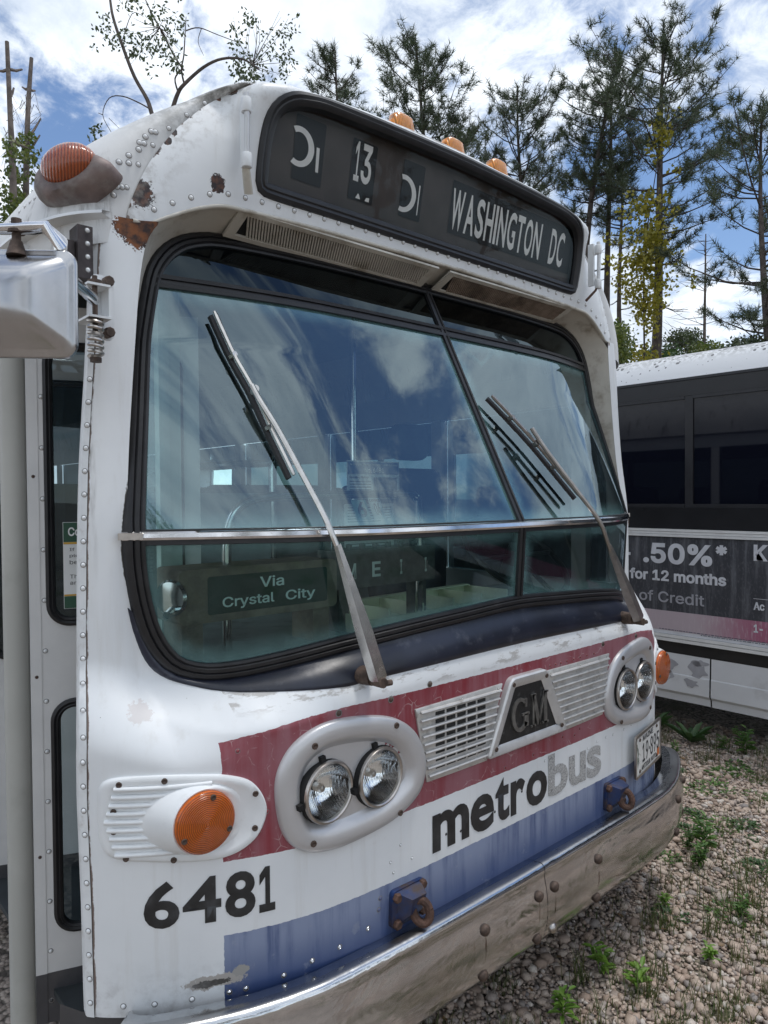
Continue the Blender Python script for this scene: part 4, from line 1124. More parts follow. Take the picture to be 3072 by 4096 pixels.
for k in range(34):
    a = R(-150+rnd.random()*130); l = .020+.022*rnd.random(); b = (-.123+rnd.uniform(-.004, .004), .005+rnd.uniform(-.03, .012)); d_ = (math.cos(a), math.sin(a)); q = (-d_[1]*.0006, d_[0]*.0006)
    pn.add([tuple(Mp @ Vector((b[0]+q[0], b[1]+q[1], .0015))), tuple(Mp @ Vector((b[0]-q[0], b[1]-q[1], .0015))), tuple(Mp @ Vector((b[0]+d_[0]*l, b[1]+d_[1]*l, .0015)))], [(0, 1, 2)])
pn.tube([Mp @ Vector(p) for p in ((-.138, .05, .0016), (-.132, .03, .0016), (-.123, .005, .0016))], .0012, 4)
bpart(pn, 'pine_sprig', 'pine_green', plate)
bird = rpoly([(-.132, .018), (-.122, .014), (-.120, .026), (-.130, .036)], .004, 2); on_plate('plate_bird', bird, .0016, 'ink', plate)
for x in (-.105, .105):
    for z in (.058, -.060):
        o = bpy.data.objects.new('screw', SCRME); COL.objects.link(o); o.parent = plate; o.matrix_basis = Mp @ Matrix.Translation((x, z, .002))

# --- tow hooks
for s_ in (-1, 1):
    hk = MB(); x0 = s_*.512; yb = fY(x0, .64)
    P = rpoly([(x0-.062, .596), (x0+.062, .596), (x0+.058, .692), (x0-.058, .692)], .012, 3); n = len(P)
    hk.add([(x, yb-h, z) for h in (-.01, .012) for x, z in P], [tuple(range(n, 2*n))[::-1]]+[(k, (k+1) % n, n+(k+1) % n, n+k) for k in range(n)])
    # wedge-shaped socket on the plate, and the closed eye hanging from it
    w0 = [(x0-.046, yb-.012, .688), (x0+.042, yb-.012, .688), (x0+.034, yb-.012, .604), (x0-.040, yb-.012, .604)]; w1 = [(x0-.024, yb-.050, .676), (x0+.022, yb-.056, .680), (x0+.018, yb-.044, .636), (x0-.022, yb-.042, .632)]
    hk.add(w0+w1, [(0, 1, 5, 4), (1, 2, 6, 5), (2, 3, 7, 6), (3, 0, 4, 7), (4, 5, 6, 7)])
    th_ = bpart(hk, 'tow_hook', 'hook_blue', auto=50)
    ec = np.array((x0+.008, yb-.050, .634)); e1 = np.array((.72, -.62, .30)); e1 /= np.linalg.norm(e1); e2 = np.array((.10, -.30, -1.0)); e2 -= e1*(e1@e2); e2 /= np.linalg.norm(e2)
    ring_ = [ec+e1*.021*math.cos(a)+e2*.030*math.sin(a) for a in np.linspace(0, 2*math.pi, 25)]
    bpart(MB().tube(ring_, .0115, 9, cap=False), 'hook_eye', 'rust', th_)
    for (dx, z) in ((-.046, .676), (.046, .680), (-.046, .606), (.046, .610)):
        bpart(MB().lathe([(.013, -.002), (.013, .010), (.010, .013), (.001, .013)], 6, frame((x0+dx, yb-.012, z), (0, -1, 0)), cap1=True), 'bolt', 'rust', th_, auto=30)

# --- clearance lamps on the visor and the side lamp on the roof
for x in (-.165, .083, .325, .56, -.42):
    if x in (.56, -.42): continue
    yb, zb_ = .470, 2.922
    lm = MB(); n = 16
    for (r_, h) in ((1.0, .0), (.98, .012), (.86, .048), (.62, .056), (.05, .058)):
        pass
    V = []; lv = ((1.0, -.02), (.99, .012), (.84, .046), (.55, .054), (.02, .056))
    for (r_, h) in lv:
        for k in range(n):
            a = 2*math.pi*k/n; c_, s2 = math.cos(a), math.sin(a); p = 4
            m_ = (abs(c_)**p+abs(s2)**p)**(-1/p); V.append((x+.046*r_*c_*m_, yb+.030*r_*s2*m_, zb_+h))
    lm.add(V, [(j*n+k, j*n+(k+1) % n, (j+1)*n+(k+1) % n, (j+1)*n+k) for j in range(4) for k in range(n)])
    bpart(lm, 'clearance_lamp', 'amber_ribbed', auto=50)
# --- rods on the visor cheeks
for s_ in (-1, 1):
    x = s_*.824; g = MB()
    g.tube([(x, .345, 2.755), (x, .342, 2.70), (x, .345, 2.60), (x, .350, 2.570)], .0075, 10)
    rod = bpart(g, 'sign_latch_rod', 'cast_alu')
    bpart(MB().obox((x-s_*.010, .372, 2.665), ((1, 0, 0), (0, 1, 0), (0, 0, 1)), (.006, .012, .085)), 'backing_plate', 'white_paint', rod, auto=30)
    for z in (2.585, 2.725): bpart(MB().lathe([(.0125, -.018), (.0135, -.016), (.0135, .016), (.0125, .018)], 14, frame((x, .346, z), (0, 0, 1), (0, 1, 0)), True, True), 'sleeve', 'white_paint', rod)
    bpart(MB().tube([(x, .352, 2.572), (x-s_*.004, .356, 2.560), (x+s_*.028*(-1), .385, 2.520)], [.009, .011, .012], 8, flat=.45), 'lever', 'soffit_paint' if s_ < 0 else 'rust', rod)

# --- roof side lamp (amber teardrop)
li, lj = np.unravel_index(np.argmin(np.linalg.norm(domep[:, :ns]-np.array((-1.20, .53, 2.48)), axis=2)), (120, ns))
p = domep[li, lj]; t1 = domep[li, lj+1]-domep[li, lj-1]; t2 = domep[li+1, lj]-domep[li-1, lj]; nn = np.cross(t1, t2); nn /= np.linalg.norm(nn); nn = nn if nn[0] < 0 else -nn
ux = t1/np.linalg.norm(t1)
ux = -ux if ux[1] > 0 else ux
vx = np.cross(nn, ux)
def lampv(prof):
    V = []
    for (l, w0, h) in prof: pass
def teardrop(sc, hh, n=32):
    out = []
    for k in range(n):
        a = 2*math.pi*k/n; c_ = math.cos(a); s2 = math.sin(a)
        out.append((sc*(.090*c_ if c_ < 0 else .130*c_), sc*.068*s2*(1-.35*max(0, c_)**2), hh))
    return out
rl = MB()
def lv_(levels):
    n = len(levels[0]); V = [tuple(p+ux*a+vx*b+nn*h) for L in levels for a, b, h in L]
    return V, [(j*n+k, j*n+(k+1) % n, (j+1)*n+(k+1) % n, (j+1)*n+k) for j in range(len(levels)-1) for k in range(n)]+[tuple((len(levels)-1)*n+k for k in range(n))]
v, f = lv_([teardrop(1.0, -.03), teardrop(1.0, .006), teardrop(.93, .022), teardrop(.80, .034), teardrop(.6, .036)])
lampb = part('roof_lamp', v, f, 'lamp_casting', auto=45)
def dome_l(sc, hh, n=32): return [(.022+sc*.072*math.cos(2*math.pi*k/n), .014+sc*.052*math.sin(2*math.pi*k/n), hh) for k in range(n)]
v, f = lv_([dome_l(1.0, .024), dome_l(.99, .036), dome_l(.90, .050), dome_l(.70, .062), dome_l(.42, .070), dome_l(.05, .073)])
part('lamp_lens', v, f, 'amber_dark', lampb)

# --- mirror on its sprung arm
Rv = np.array(_R); Uv = np.array(_U); Fv = np.array(_F)
mc = np.array((-1.344, .085, 2.076))-np.array((.747, -.664, 0))*.130
mu = np.array((.747, -.664, -.02)); mu /= np.linalg.norm(mu); mw = np.array((0.01, 0, 1.0)); mn = np.cross(mu, mw); mn /= np.linalg.norm(mn)
if mn @ (CAM-mc) < 0: mn = -mn
mb = MB(); n = 4*7
lev = []
for (sx_, sz_, h, rr) in ((.134, .098, -.004, .026), (.134, .098, .004, .026), (.130, .094, .008, .025), (.124, .088, .009, .024), (.118, .082, .016, .022), (.085, .052, .058, .02), (.070, .038, .066, .016), (.03, .018, .069, .01)):
    lev.append([(a, b, h) for a, b in rrect(-sx_, sx_, -sz_, sz_, rr, 6)])
V = [tuple(mc+mu*a+mw*b+mn*h) for L in lev for a, b, h in L]
F_ = [(j*n+k, j*n+(k+1) % n, (j+1)*n+(k+1) % n, (j+1)*n+k) for j in range(len(lev)-1) for k in range(n)]+[tuple((len(lev)-1)*n+k for k in range(n)), tuple(range(n))[::-1]]
mirror = part('mirror', V, F_, 'brushed_steel', auto=50)
top = mc+mw*.10+mu*.030+mn*.012
mb = MB(); mb.tube([top-mw*.016, top+mw*.010], [.018, .010], 14); mb.tube([top+mw*.006, top+mw*.026], .008, 10); mb.tube([top+mw*.024, top+mw*.029], .015, 14); mb.tube([top+mw*.029, top+mw*.050], [.0095, .009], 10)
bpart(mb, 'mirror_stud', 'rusty_steel', mirror)
bk = np.array((-1.212, .352, 2.160))
arm = [top+mw*.031-mu*.03, top+mw*.034+mu*.03, top+mw*.036+mu*.052, top+mw*.012+mu*.075-mn*.01, (top+bk)/2+np.array((0, 0, .012)), bk+np.array((-.012, -.012, .004)), bk]
bpart(MB().tube(arm, [.012, .014, .015, .015, .014, .0135, .013], 12, flat=.8), 'mirror_arm', 'chrome', mirror)
br = MB(); br.box(-1.232, -1.182, .338, .430, 2.192, 2.197).box(-1.230, -1.180, .338, .43, 2.121, 2.126).box(-1.184, -1.176, .345, .44, 2.126, 2.192)
bpart(br, 'mirror_bracket', 'white_paint', mirror, auto=30)
br = MB(); br.add(*(lambda Q: ([(x, .392, z) for x, z in Q]+[(x, .40, z) for x, z in Q], [tuple(range(len(Q))), tuple(range(len(Q), 2*len(Q)))[::-1]]+[(k, (k+1) % len(Q), len(Q)+(k+1) % len(Q), len(Q)+k) for k in range(len(Q))]))(rrect(-1.205, -1.155, 2.085, 2.232, .012, 3)))
bpart(br, 'mirror_bracket', 'white_paint', mirror, auto=30)
for z in (2.216, 2.100): bpart(MB().lathe([(.012, 0), (.012, .022), (.010, .025), (.001, .025)], 8, frame((-1.172, .392, z), (0, -1, 0)), cap1=True), 'bolt', 'rusty_steel', mirror, auto=30)
bpart(MB().tube([(-1.212, .352, 2.215), (-1.212, .352, 2.09)], .006, 8).tube([(-1.212, .352, 2.205), (-1.212, .352, 2.198)], .015, 12).tube([(-1.212, .352, 2.034), (-1.212, .352, 2.024)], .013, 8), 'pivot_bolt', 'rusty_steel', mirror)
sp = [(-1.212+.0145*math.cos(a), .352+.0145*math.sin(a), 2.121-.085*a/(2*math.pi*6.5)) for a in np.linspace(0, 2*math.pi*6.5, 130)]
bpart(MB().tube(sp, .0042, 7), 'spring', 'dull_chrome', mirror)
# --- rusty hinge bracket and drip rail above the door
hb = MB(); hb.box(-1.226, -1.192, .415, .47, 2.225, 2.345).box(-1.256, -1.228, .43, .475, 2.232, 2.310)
bpart(hb, 'door_hinge', 'dark_steel', auto=30)
for z in (2.245, 2.275, 2.305, 2.335): rivet((-1.204, .415, z), (0, -1, 0), strip, None, .9)
dr = MB(); pts = []
V = []
for t_ in np.linspace(0, 1, 24):
    i = 6; j = 3+t_*22; j0 = int(j); fr_ = j-j0; q = domep[3, j0]*(1-fr_)+domep[3, min(j0+1, ns)]*fr_
    if t_ > .98: q = np.array((-1.285, 1.9, 2.315))
    V += [tuple(q+np.array((.012, .008, .004))), tuple(q+np.array((-.030, -.012, -.004))), tuple(q+np.array((-.032, -.014, -.012))), tuple(q+np.array((.012, .010, -.018)))]
part('drip_rail', V, gridfaces(24, 4), 'white_paint', auto=30)

# --- wipers
def wiper(piv, plate_end, rod_pts, blade_pts, mat_arm, thick):
    piv = np.array(piv); pe = np.array(plate_end)
    w_ = MB()
    d_ = pe-piv; d_ /= np.linalg.norm(d_); sd = np.cross(d_, (0, -1.0, 0.2)); sd /= np.linalg.norm(sd); nn_ = np.cross(sd, d_)
    V = []
    for t_, hw, hh in ((-.02, .016, .012), (.0, .019, .014), (.35, .018, .014), (.8, .010, .009), (1.0, .007, .006)):
        q = piv+(pe-piv)*t_
        V += [tuple(q-sd*hw-nn_*hh), tuple(q-sd*hw*.85+nn_*hh), tuple(q+sd*hw*.85+nn_*hh), tuple(q+sd*hw-nn_*hh)]
    F_ = [(j*4+k, j*4+(k+1) % 4, (j+1)*4+(k+1) % 4, (j+1)*4+k) for j in range(4) for k in range(4)]+[(0, 1, 2, 3), (19, 18, 17, 16)]
    wp = part('wiper', V, F_, mat_arm, auto=30)
    bpart(MB().tube(spline(rod_pts, 5), thick, 8), 'wiper_arm', 'chrome_dull2' if mat_arm != 'wiper_metal' else 'wiper_metal', wp)
    bl = [np.array(q) for q in blade_pts]; B_ = spline(bl, 6)
    bpart(MB().tube([q+np.array((0, -.010, .004)) for q in B_], [.0040]+[.0062]*(len(B_)-2)+[.0045], 6), 'blade_spine', mat_arm, wp)
    bpart(MB().tube([q+np.array((0, .012, -.004)) for q in B_], .0052, 5, flat=1.8), 'blade_rubber', 'rubber', wp)
    mid = B_[len(B_)//2]
    bpart(MB().tube([mid+np.array((-.004, -.022, .006)), mid+np.array((.004, -.004, 0))], .011, 10), 'blade_clip', mat_arm, wp)
    for t_ in (.28, .72):
        q = B_[int(t_*(len(B_)-1))]; bpart(MB().tube([q+np.array((0, -.016, .004)), q+np.array((0, .006, 0))], .008, 6), 'blade_yoke', mat_arm, wp)
    bpart(MB().tube([piv+np.array((0, .065, -.006)), piv+np.array((0, .020, -.006))], [.024, .020], 14).tube([piv+np.array((0, .03, -.012)), piv+np.array((0, -.020, -.012))], .013, 12).tube([piv+np.array((.012, -.012, -.016)), piv+np.array((.030, -.014, -.016))], .008, 8), 'wiper_pivot', 'rusty_steel', wp)
    return wp
wiper((-.638, .060, 1.272), (-.733, .098, 1.603), [(-.726, .098, 1.58), (-.737, .108, 1.618), (-.745, .130, 1.667), (-.765, .181, 1.758), (-.798, .252, 1.888), (-.824, .296, 1.966), (-.834, .318, 2.006)], [(-.877, .438, 2.203), (-.848, .390, 2.088), (-.822, .337, 1.992), (-.799, .282, 1.878), (-.777, .226, 1.771)], 'chrome_dull2', .0075)
wiper((.628, .060, 1.268), (.395, .040, 1.546), [(.405, .042, 1.528), (.385, .040, 1.556), (.340, .045, 1.632), (.28, .092, 1.734), (.204, .158, 1.867), (.172, .196, 1.945)], [(.057, .283, 2.049), (.121, .247, 1.978), (.192, .204, 1.893), (.258, .157, 1.798), (.317, .114, 1.711)], 'wiper_metal', .0075)

# --- small fittings on the far corner post
fm = bpart(MB().tube([(1.215, .50, 1.60), (1.265, .47, 1.60)], .018, 8).tube([(1.262, .47, 1.575), (1.262, .47, 1.625)], .014, 8), 'mirror_stub', 'rusty_steel')
fm2 = MB(); Q = rrect(1.285, 1.345, 1.655, 1.775, .012, 3); n = len(Q)
fm2.add([(x, y, z) for y in (.60, .645) for x, z in Q], [tuple(range(n)), tuple(range(n, 2*n))[::-1]]+[(k, n+k, n+(k+1) % n, (k+1) % n) for k in range(n)]); fm2.tube([(1.26, .62, 1.70), (1.30, .62, 1.70)], .010, 8)
bpart(fm2, 'side_mirror', 'dark_steel', auto=30)
# --- front door leaves, folded open
def leaf(o2, e2, width, zb_, zt_, wins, seal=True, note=False):
    o2 = np.array(o2, float); e2 = np.array(e2, float); dr = (e2-o2)/np.linalg.norm(e2-o2); nr = np.array([dr[1], -dr[0]])     # nr towards the front
    if nr[1] > 0: nr = -nr
    def P(u, z, h=0.0): q = o2+dr*u+nr*h; return (q[0], q[1], z)
    us = [0, .0005]+list(np.linspace(.02, width, 30)); zs = np.linspace(zb_, zt_, 150)
    X, Z = np.meshgrid(np.array(us), zs, indexing='ij')
    X2, Z2, us_, f = cut_grid(X, Z, [inset(w_, .008) for w_ in wins])
    V = [P(a, b, 0) for a, b in zip(X2[us_], Z2[us_])]
    d_ = part('door_leaf', V, f, 'door_paint', auto=40)
    V = [P(0, zb_, 0), P(0, zt_, 0), P(0, zt_, -.03), P(0, zb_, -.03)]
    part('leaf_edge', V, [(0, 1, 2, 3)], 'white_paint', d_, smooth=False)
    mb = MB(); a, b = (-.001, .027)
    mb.add([P(a, zb_, .002), P(b, zb_, .002), P(b, zt_, .002), P(a, zt_, .002), P(a, zb_, .0), P(b, zb_, 0), P(b, zt_, 0), P(a, zt_, 0)], [(0, 1, 2, 3), (1, 5, 6, 2), (0, 3, 7, 4)])
    bpart(mb, 'edge_strip', 'door_paint', d_, smooth=False)
    for w_ in wins:
        rows = [(-.006, -.002), (-.004, .007), (.003, .010), (.009, .007), (.012, .010), (.018, .007), (.020, -.006)]; V = []
        rr = [inset(w_, i_) for i_, _ in rows]; n = len(w_)
        for k in range(n):
            for (i_, h), r_ in zip(rows, rr): V.append(P(r_[k][0], r_[k][1], h))
        part('window_rubber', V, gridfaces(n, len(rows), True), 'rubber', d_, auto=30)
        g = inset(w_, .012); part('door_pane', [P(a, b, -.003) for a, b in g], [tuple(range(len(g)))], 'door_glass', d_, smooth=False)
    for z in np.arange(zb_+.06, zt_-.05, .137):
        rivet(P(.036, z, 0), (nr[0], nr[1], 0), d_, 'grey_skirt' if z < .427 else None, 1.0)
    for z in (.75, 1.24, 1.78): rivet(P(.014, z, .002), (nr[0], nr[1], 0), d_, 'rust', .7, 'screw')
    if seal:
        V = []; prof = [(0, -.012), (-.004, .004), (-.028, .012), (-.052, .006), (-.064, -.012), (-.060, -.03)]
        for z in (zb_, zt_):
            for u, h in prof: V.append(P(u-.002, z, h))
        part('edge_seal', V, gridfaces(2, 6), 'beige_rubber', d_, auto=60)
    return d_, P
pd_, td_, od_ = material('door_paint')
v_ = td_.obj(); z_ = td_.xyz(v_)[2]
wc = td_.mix(td_.rng(td_.noise(v_, 5, 6), .35, .7), (.66, .665, .665), (.74, .74, .735))
wc = td_.mix(td_.m('LESS_THAN', z_, .427), wc, td_.mix(td_.rng(td_.noise(v_, 7, 6), .4, .7), (.055, .055, .062), (.085, .083, .088)))
pp_ = td_.n('ShaderNodeBsdfPrincipled', Base_Color=wc, Roughness=.4); td_.links.new(pp_.outputs[0], od_.inputs[0])
UW = rrect(.045, .40, 1.378, 2.14, .055, 8); LW_ = rrect(.051, .40, .533, 1.169, .055, 8)
d1, P1 = leaf((-1.24, .79), (-.8, .63), .45, .29, 2.24, [UW, LW_])
d2, P2 = leaf((-1.21, 1.52), (-.8, 1.36), .45, .29, 2.24, [rrect(.04, .40, 1.16, 2.14, .05, 8)], seal=True)
# paper notice taped inside the open door
nt = empty('notice', tuple(np.array(P1(.12, 1.53, -.012))), 'green and white paper notice taped inside the open door window', 'notice')
def onleaf(name, u0, u1, z0, z1, h, mat, V2=None, F2=None):
    V = [P1(u, z, h+e_) for u, z, e_ in xzh(((u0, z0), (u1, z0), (u1, z1), (u0, z1)) if V2 is None else V2)]
    o = obj(name, [np.array(q)-np.array(P1(.12, 1.53, -.012)) for q in V], [(0, 1, 2, 3)] if F2 is None else F2, mat, nt, False)
onleaf('sheet', .084, .26, 1.420, 1.656, .0005, 'paper'); onleaf('header', .085, .26, 1.602, 1.655, .0015, 'paper_green'); onleaf('footer', .085, .26, 1.421, 1.454, .0015, 'paper_green')
onleaf('gold_line', .085, .26, 1.596, 1.6015, .0015, 'paper_gold'); onleaf('gold_line', .085, .26, 1.4545, 1.459, .0015, 'paper_gold')
onleaf('heading', 0, 0, 0, 0, .0025, 'paper', *text_fit('Co', .097, .128, 1.618, 1.642, .02))
for s, z, u1 in (('If yo', 1.575, .136), ('pleas', 1.558, .142), ('beh', 1.541, .130), ('This', 1.502, .133), ('artif', 1.485, .133)):
    onleaf('notice_text', 0, 0, 0, 0, .0015, 'ink', *text_fit(s, .100, u1, z, z+.011, 0))

# --- interior fittings
bpart(MB().box(-.937, -.9055, .64, .67, .95, 2.40).box(-.9045, -.872, .642, .67, .95, 2.40), 'door_post', 'mint_paint', smooth=False)
for z in np.arange(1.32, 2.3, .135): rivet((-.92, .64, z), (0, -1, 0), BUS, 'mint_paint', .9); BUS.children[-1].matrix_parent_inverse = BUSINV
xs_ = np.linspace(-1.0, 1.0, 41); ds = MB()
ds.add([(x, gY(x, 1.30)+.045, z) for z in (1.285, 1.262) for x in xs_]+[(x, .98, z) for z in (1.285, 1.262) for x in xs_], [(k, k+1, 82+k+1, 82+k) for k in range(40)]+[(41+k, 41+k+1, k+1, k) for k in range(40)]+[(82+k, 82+k+1, 123+k+1, 123+k) for k in range(40)])
ds.box(-1.0, 1.0, .955, .98, .90, 1.261); bpart(ds, 'dash_shelf', 'dash_floor', smooth=False)
rl_ = [(-.80, .52, 1.29), (-.80, .52, 1.50), (-.795, .52, 1.62), (-.765, .52, 1.685), (-.70, .52, 1.715), (-.60, .52, 1.724), (-.40, .52, 1.726), (-.10, .52, 1.726), (-.06, .52, 1.715), (-.045, .52, 1.68), (-.045, .52, 1.29)]
bpart(MB().tube(spline(rl_, 5), .014, 12), 'grab_rail', 'chrome')
bpart(MB().tube(spline([(-1.1, .62, 1.82), (-.98, .80, 1.62), (-.85, 1.0, 1.46)], 6), .018, 10).tube([(.10, 1.05, .9), (.10, 1.05, 2.62)], .016, 12), 'stanchion', 'chrome')
st_ = MB()
th0 = np.linspace(0, 2*math.pi, 41)
c0 = np.array((.68, .66, 1.46)); a1 = np.array((1, 0, 0)); a2 = np.array((0, .80, .60))
bpart(MB().tube([c0+.25*(a1*math.cos(a)+a2*math.sin(a)) for a in th0], .013, 8, cap=False).tube([c0-a1*.25, c0+a1*.25], .010, 6).tube([c0, c0-a2*.25], .010, 6).tube([c0+np.array((0, -.02, .03)), c0+np.array((0, .06, -.09))], [.05, .03], 12).tube([c0, (.68, .45, 1.0)], .03, 10), 'steering_wheel', 'rubber')
def cushion(name, x0, x1, y0, y1, z0, z1, r=.05, parent=None, mat='seat_vinyl'):
    lv = []
    for t_, s_ in ((0, .86), (.08, .95), (.25, 1.0), (.75, 1.0), (.92, .95), (1, .86)):
        cx, cz = (x0+x1)/2, (z0+z1)/2
        lv.append([((x-cx)*s_+cx, y0+(y1-y0)*t_, (z-cz)*s_+cz) for x, z in rrect(x0, x1, z0, z1, r, 5)])
    n = len(lv[0]); V = [q for L in lv for q in L]; F_ = [(j*n+k, j*n+(k+1) % n, (j+1)*n+(k+1) % n, (j+1)*n+k) for j in range(5) for k in range(n)]+[tuple(range(n))[::-1], tuple(5*n+k for k in range(n))]
    return part(name, V, F_, mat, parent)
seat = cushion('driver_seat', .46, .94, 1.30, 1.42, 1.16, 1.86, .10)
cushion('headrest', .57, .80, 1.29, 1.37, 1.90, 2.08, .06, seat); cushion('seat_cushion', .46, .94, .92, 1.40, 1.04, 1.16, .04, seat)
bpart(MB().box(.62, .78, 1.05, 1.25, .90, 1.038), 'seat_base', 'interior_dark', seat, smooth=False)
mp = MB().tube(spline([(-.62, 1.62, .9), (-.62, 1.62, 1.70), (-.58, 1.62, 1.80), (-.48, 1.62, 1.84), (.02, 1.62, 1.88), (.06, 1.62, 1.84), (.06, 1.62, .9)], 5), .016, 10)
pan = bpart(mp, 'modesty_panel', 'chrome'); bpart(MB().box(-.60, .045, 1.612, 1.628, .95, 1.74), 'panel_sheet', 'interior_wall', pan, smooth=False)
for row in range(4):
    for sx_ in (-1, 1):
        yb = 2.3+row*1.1; xa, xb = (.30, 1.18) if sx_ > 0 else (-1.18, -.30)
        s2 = cushion('passenger_seat', xa, xb, yb+.40, yb+.48, 1.25, 1.80, .06); cushion('seat_cushion', xa, xb, yb, yb+.45, 1.25, 1.34, .03, s2)
for s_ in (-1, 1):
    for i, (ya, yb) in enumerate(((.58, 1.62), (1.70, 2.75), (2.83, 3.9), (3.98, 5.05), (5.13, 6.2), (6.28, 7.35), (7.43, 8.5))):
        if s_ < 0 and i == 0: continue
        if s_ < 0 and i == 1: ya = 1.83
        part('side_pane', [(s_*1.272, ya, 1.30), (s_*1.272, yb, 1.30), (s_*1.272, yb, 2.16), (s_*1.272, ya, 2.16)], [(0, 1, 2, 3)], 'side_glass', smooth=False)
# registration stickers inside the glass
for (xa, xb, za, zc_, s) in ((-.618, -.575, 1.658, 1.712, '6'), (-.567, -.530, 1.662, 1.716, '04')):
    gg = lambda x, z, h: (x, gY(x, z)+h, z)
    st = part('registration_sticker', [gg(xa, za, .004), gg(xb, za, .004), gg(xb, zc_, .004), gg(xa, zc_, .004)], [(0, 1, 2, 3)], 'sticker_mint' if s == '6' else 'paper', smooth=False)
    V2, F2 = text_fit(s, xa+.010, xb-.008, za+.008, zc_-.013 if s == '04' else zc_-.006, .02); part('sticker_text', [gg(x, z, .0025-h) for x, z, h in xzh(V2)], F2, 'ink', st, smooth=False)
    if s == '04':
        V2, F2 = text_fit('EXPIRES', xa+.003, xb-.003, zc_-.010, zc_-.003, .02); part('sticker_text', [gg(x, z, .0025-h) for x, z, h in xzh(V2)], F2, 'ink', st, smooth=False)
# interior lamp bracket near the top of the glass
bpart(MB().tube([(.10, .47, 2.26), (.22, .46, 2.20), (.30, .47, 2.26)], .010, 8), 'sunvisor_bracket', 'mint_paint')

def thing_local(root, name, mb, mat, smooth=False, auto=30):
    o = root.location; return obj(name, [(v[0]-o[0], v[1]-o[1], v[2]-o[2]) for v in mb.v], mb.f, mat, root, smooth, auto=auto if smooth else None)
# --- roll sign box behind the lower windshield
rs = empty('roll_sign_box', (-.72, .52, 1.287), 'rusty brown roll sign box reading Via Crystal City behind the windshield', 'sign')
b_ = MB(); Q = rrect(-.975, -.462, 1.388, 1.532, .018, 4); n = len(Q)
b_.add([(x, y, z) for y in (.452, .60) for x, z in Q], [tuple(range(n)), tuple(range(n, 2*n))[::-1]]+[(k, n+k, n+(k+1) % n, (k+1) % n) for k in range(n)])
thing_local(rs, 'case', b_, 'box_brown', True)
thing_local(rs, 'stand', MB().box(-.96, -.90, .47, .58, 1.287, 1.392).box(-.54, -.48, .47, .58, 1.287, 1.392), 'box_brown')
f_ = MB(); Q = rrect(-.895, -.50, 1.408, 1.510, .008, 3); f_.add([(x, .4505, z) for x, z in Q], [tuple(range(len(Q)))]); thing_local(rs, 'curtain', f_, 'sign_green')
for s, xa, xb, za, zc_ in (('Via', -.735, -.655, 1.468, 1.499), ('Crystal', -.852, -.688, 1.417, 1.452), ('City', -.650, -.545, 1.417, 1.453)):
    V2, F2 = text_fit(s, xa, xb, za, zc_, .014); m_ = MB(); m_.add([(x, .449-h, z) for x, z, h in xzh(V2)], F2); thing_local(rs, 'sign_text', m_, 'sign_letter_mint')
thing_local(rs, 'crank_disc', MB().lathe([(.046, -.004), (.048, .004), (.042, .012), (.012, .015), (.001, .015)], 24, frame((-.985, .47, 1.462), (-1, -.55, 0)), cap1=True).tube([(-.995, .455, 1.432), (-1.02, .43, 1.425)], .010, 10), 'chrome', True)
# --- letter box
lb = empty('letter_sign_box', (-.2, .55, 1.287), 'dark sign box with single letters and knobs on top', 'sign')
thing_local(lb, 'case', MB().box(-.425, .02, .505, .60, 1.425, 1.548), 'sign_dark_box'); thing_local(lb, 'stand', MB().box(-.40, -.36, .52, .58, 1.287, 1.425).box(-.05, -.01, .52, .58, 1.287, 1.425), 'sign_dark_box')
for k, (c, xa, xb) in enumerate((('M', -.383, -.343), ('E', -.275, -.238), ('I', -.150, -.140), ('I', -.032, -.022))):
    V2, F2 = text_fit(c, xa, xb, 1.456, 1.506, .02); m_ = MB(); m_.add([(x, .5035-h, z) for x, z, h in xzh(V2)], F2); thing_local(lb, 'sign_text', m_, 'sign_letter_grey')
for k in range(8): thing_local(lb, 'knob', MB().lathe([(.011, 0), (.011, .014), (.007, .018), (.001, .018)], 10, frame((-.40+k*.057, .54, 1.548), (0, 0, 1), (0, 1, 0)), cap1=True), 'rubber', True)
# --- divided tray
tr = empty('divided_tray', (.04, .62, 1.285), 'cream plastic divided tray lying on the dash shelf', 'tray')
c_t, s_t = math.cos(R(3)), math.sin(R(3)); m_ = MB(); L_, W_ = .42, .115
def tb(a0, a1, b0, b1, z0, z1):
    ctr = np.array((.04, .62, (z0+z1)/2)); ax_ = ((c_t, s_t, 0), (-s_t, c_t, 0), (0, 0, 1)); cc = ctr+np.array(ax_[0])*(a0+a1)/2+np.array(ax_[1])*(b0+b1)/2
    m_.obox(cc, ax_, ((a1-a0)/2, (b1-b0)/2, (z1-z0)/2))
tb(-L_, L_, -W_, W_, 1.288, 1.294); tb(-L_, L_, W_-.006, W_, 1.295, 1.345); tb(-L_, L_, -W_, -W_+.006, 1.295, 1.318)
for k in range(6):
    a = -L_+.004+k*(2*L_-.008)/5; tb(a-.004, a+.004, -W_+.0065, W_-.0065, 1.295, 1.345)
tb(-L_, L_, W_-.03, W_+.002, 1.3455, 1.350)
thing_local(tr, 'tray_shell', m_, 'tray_cream')
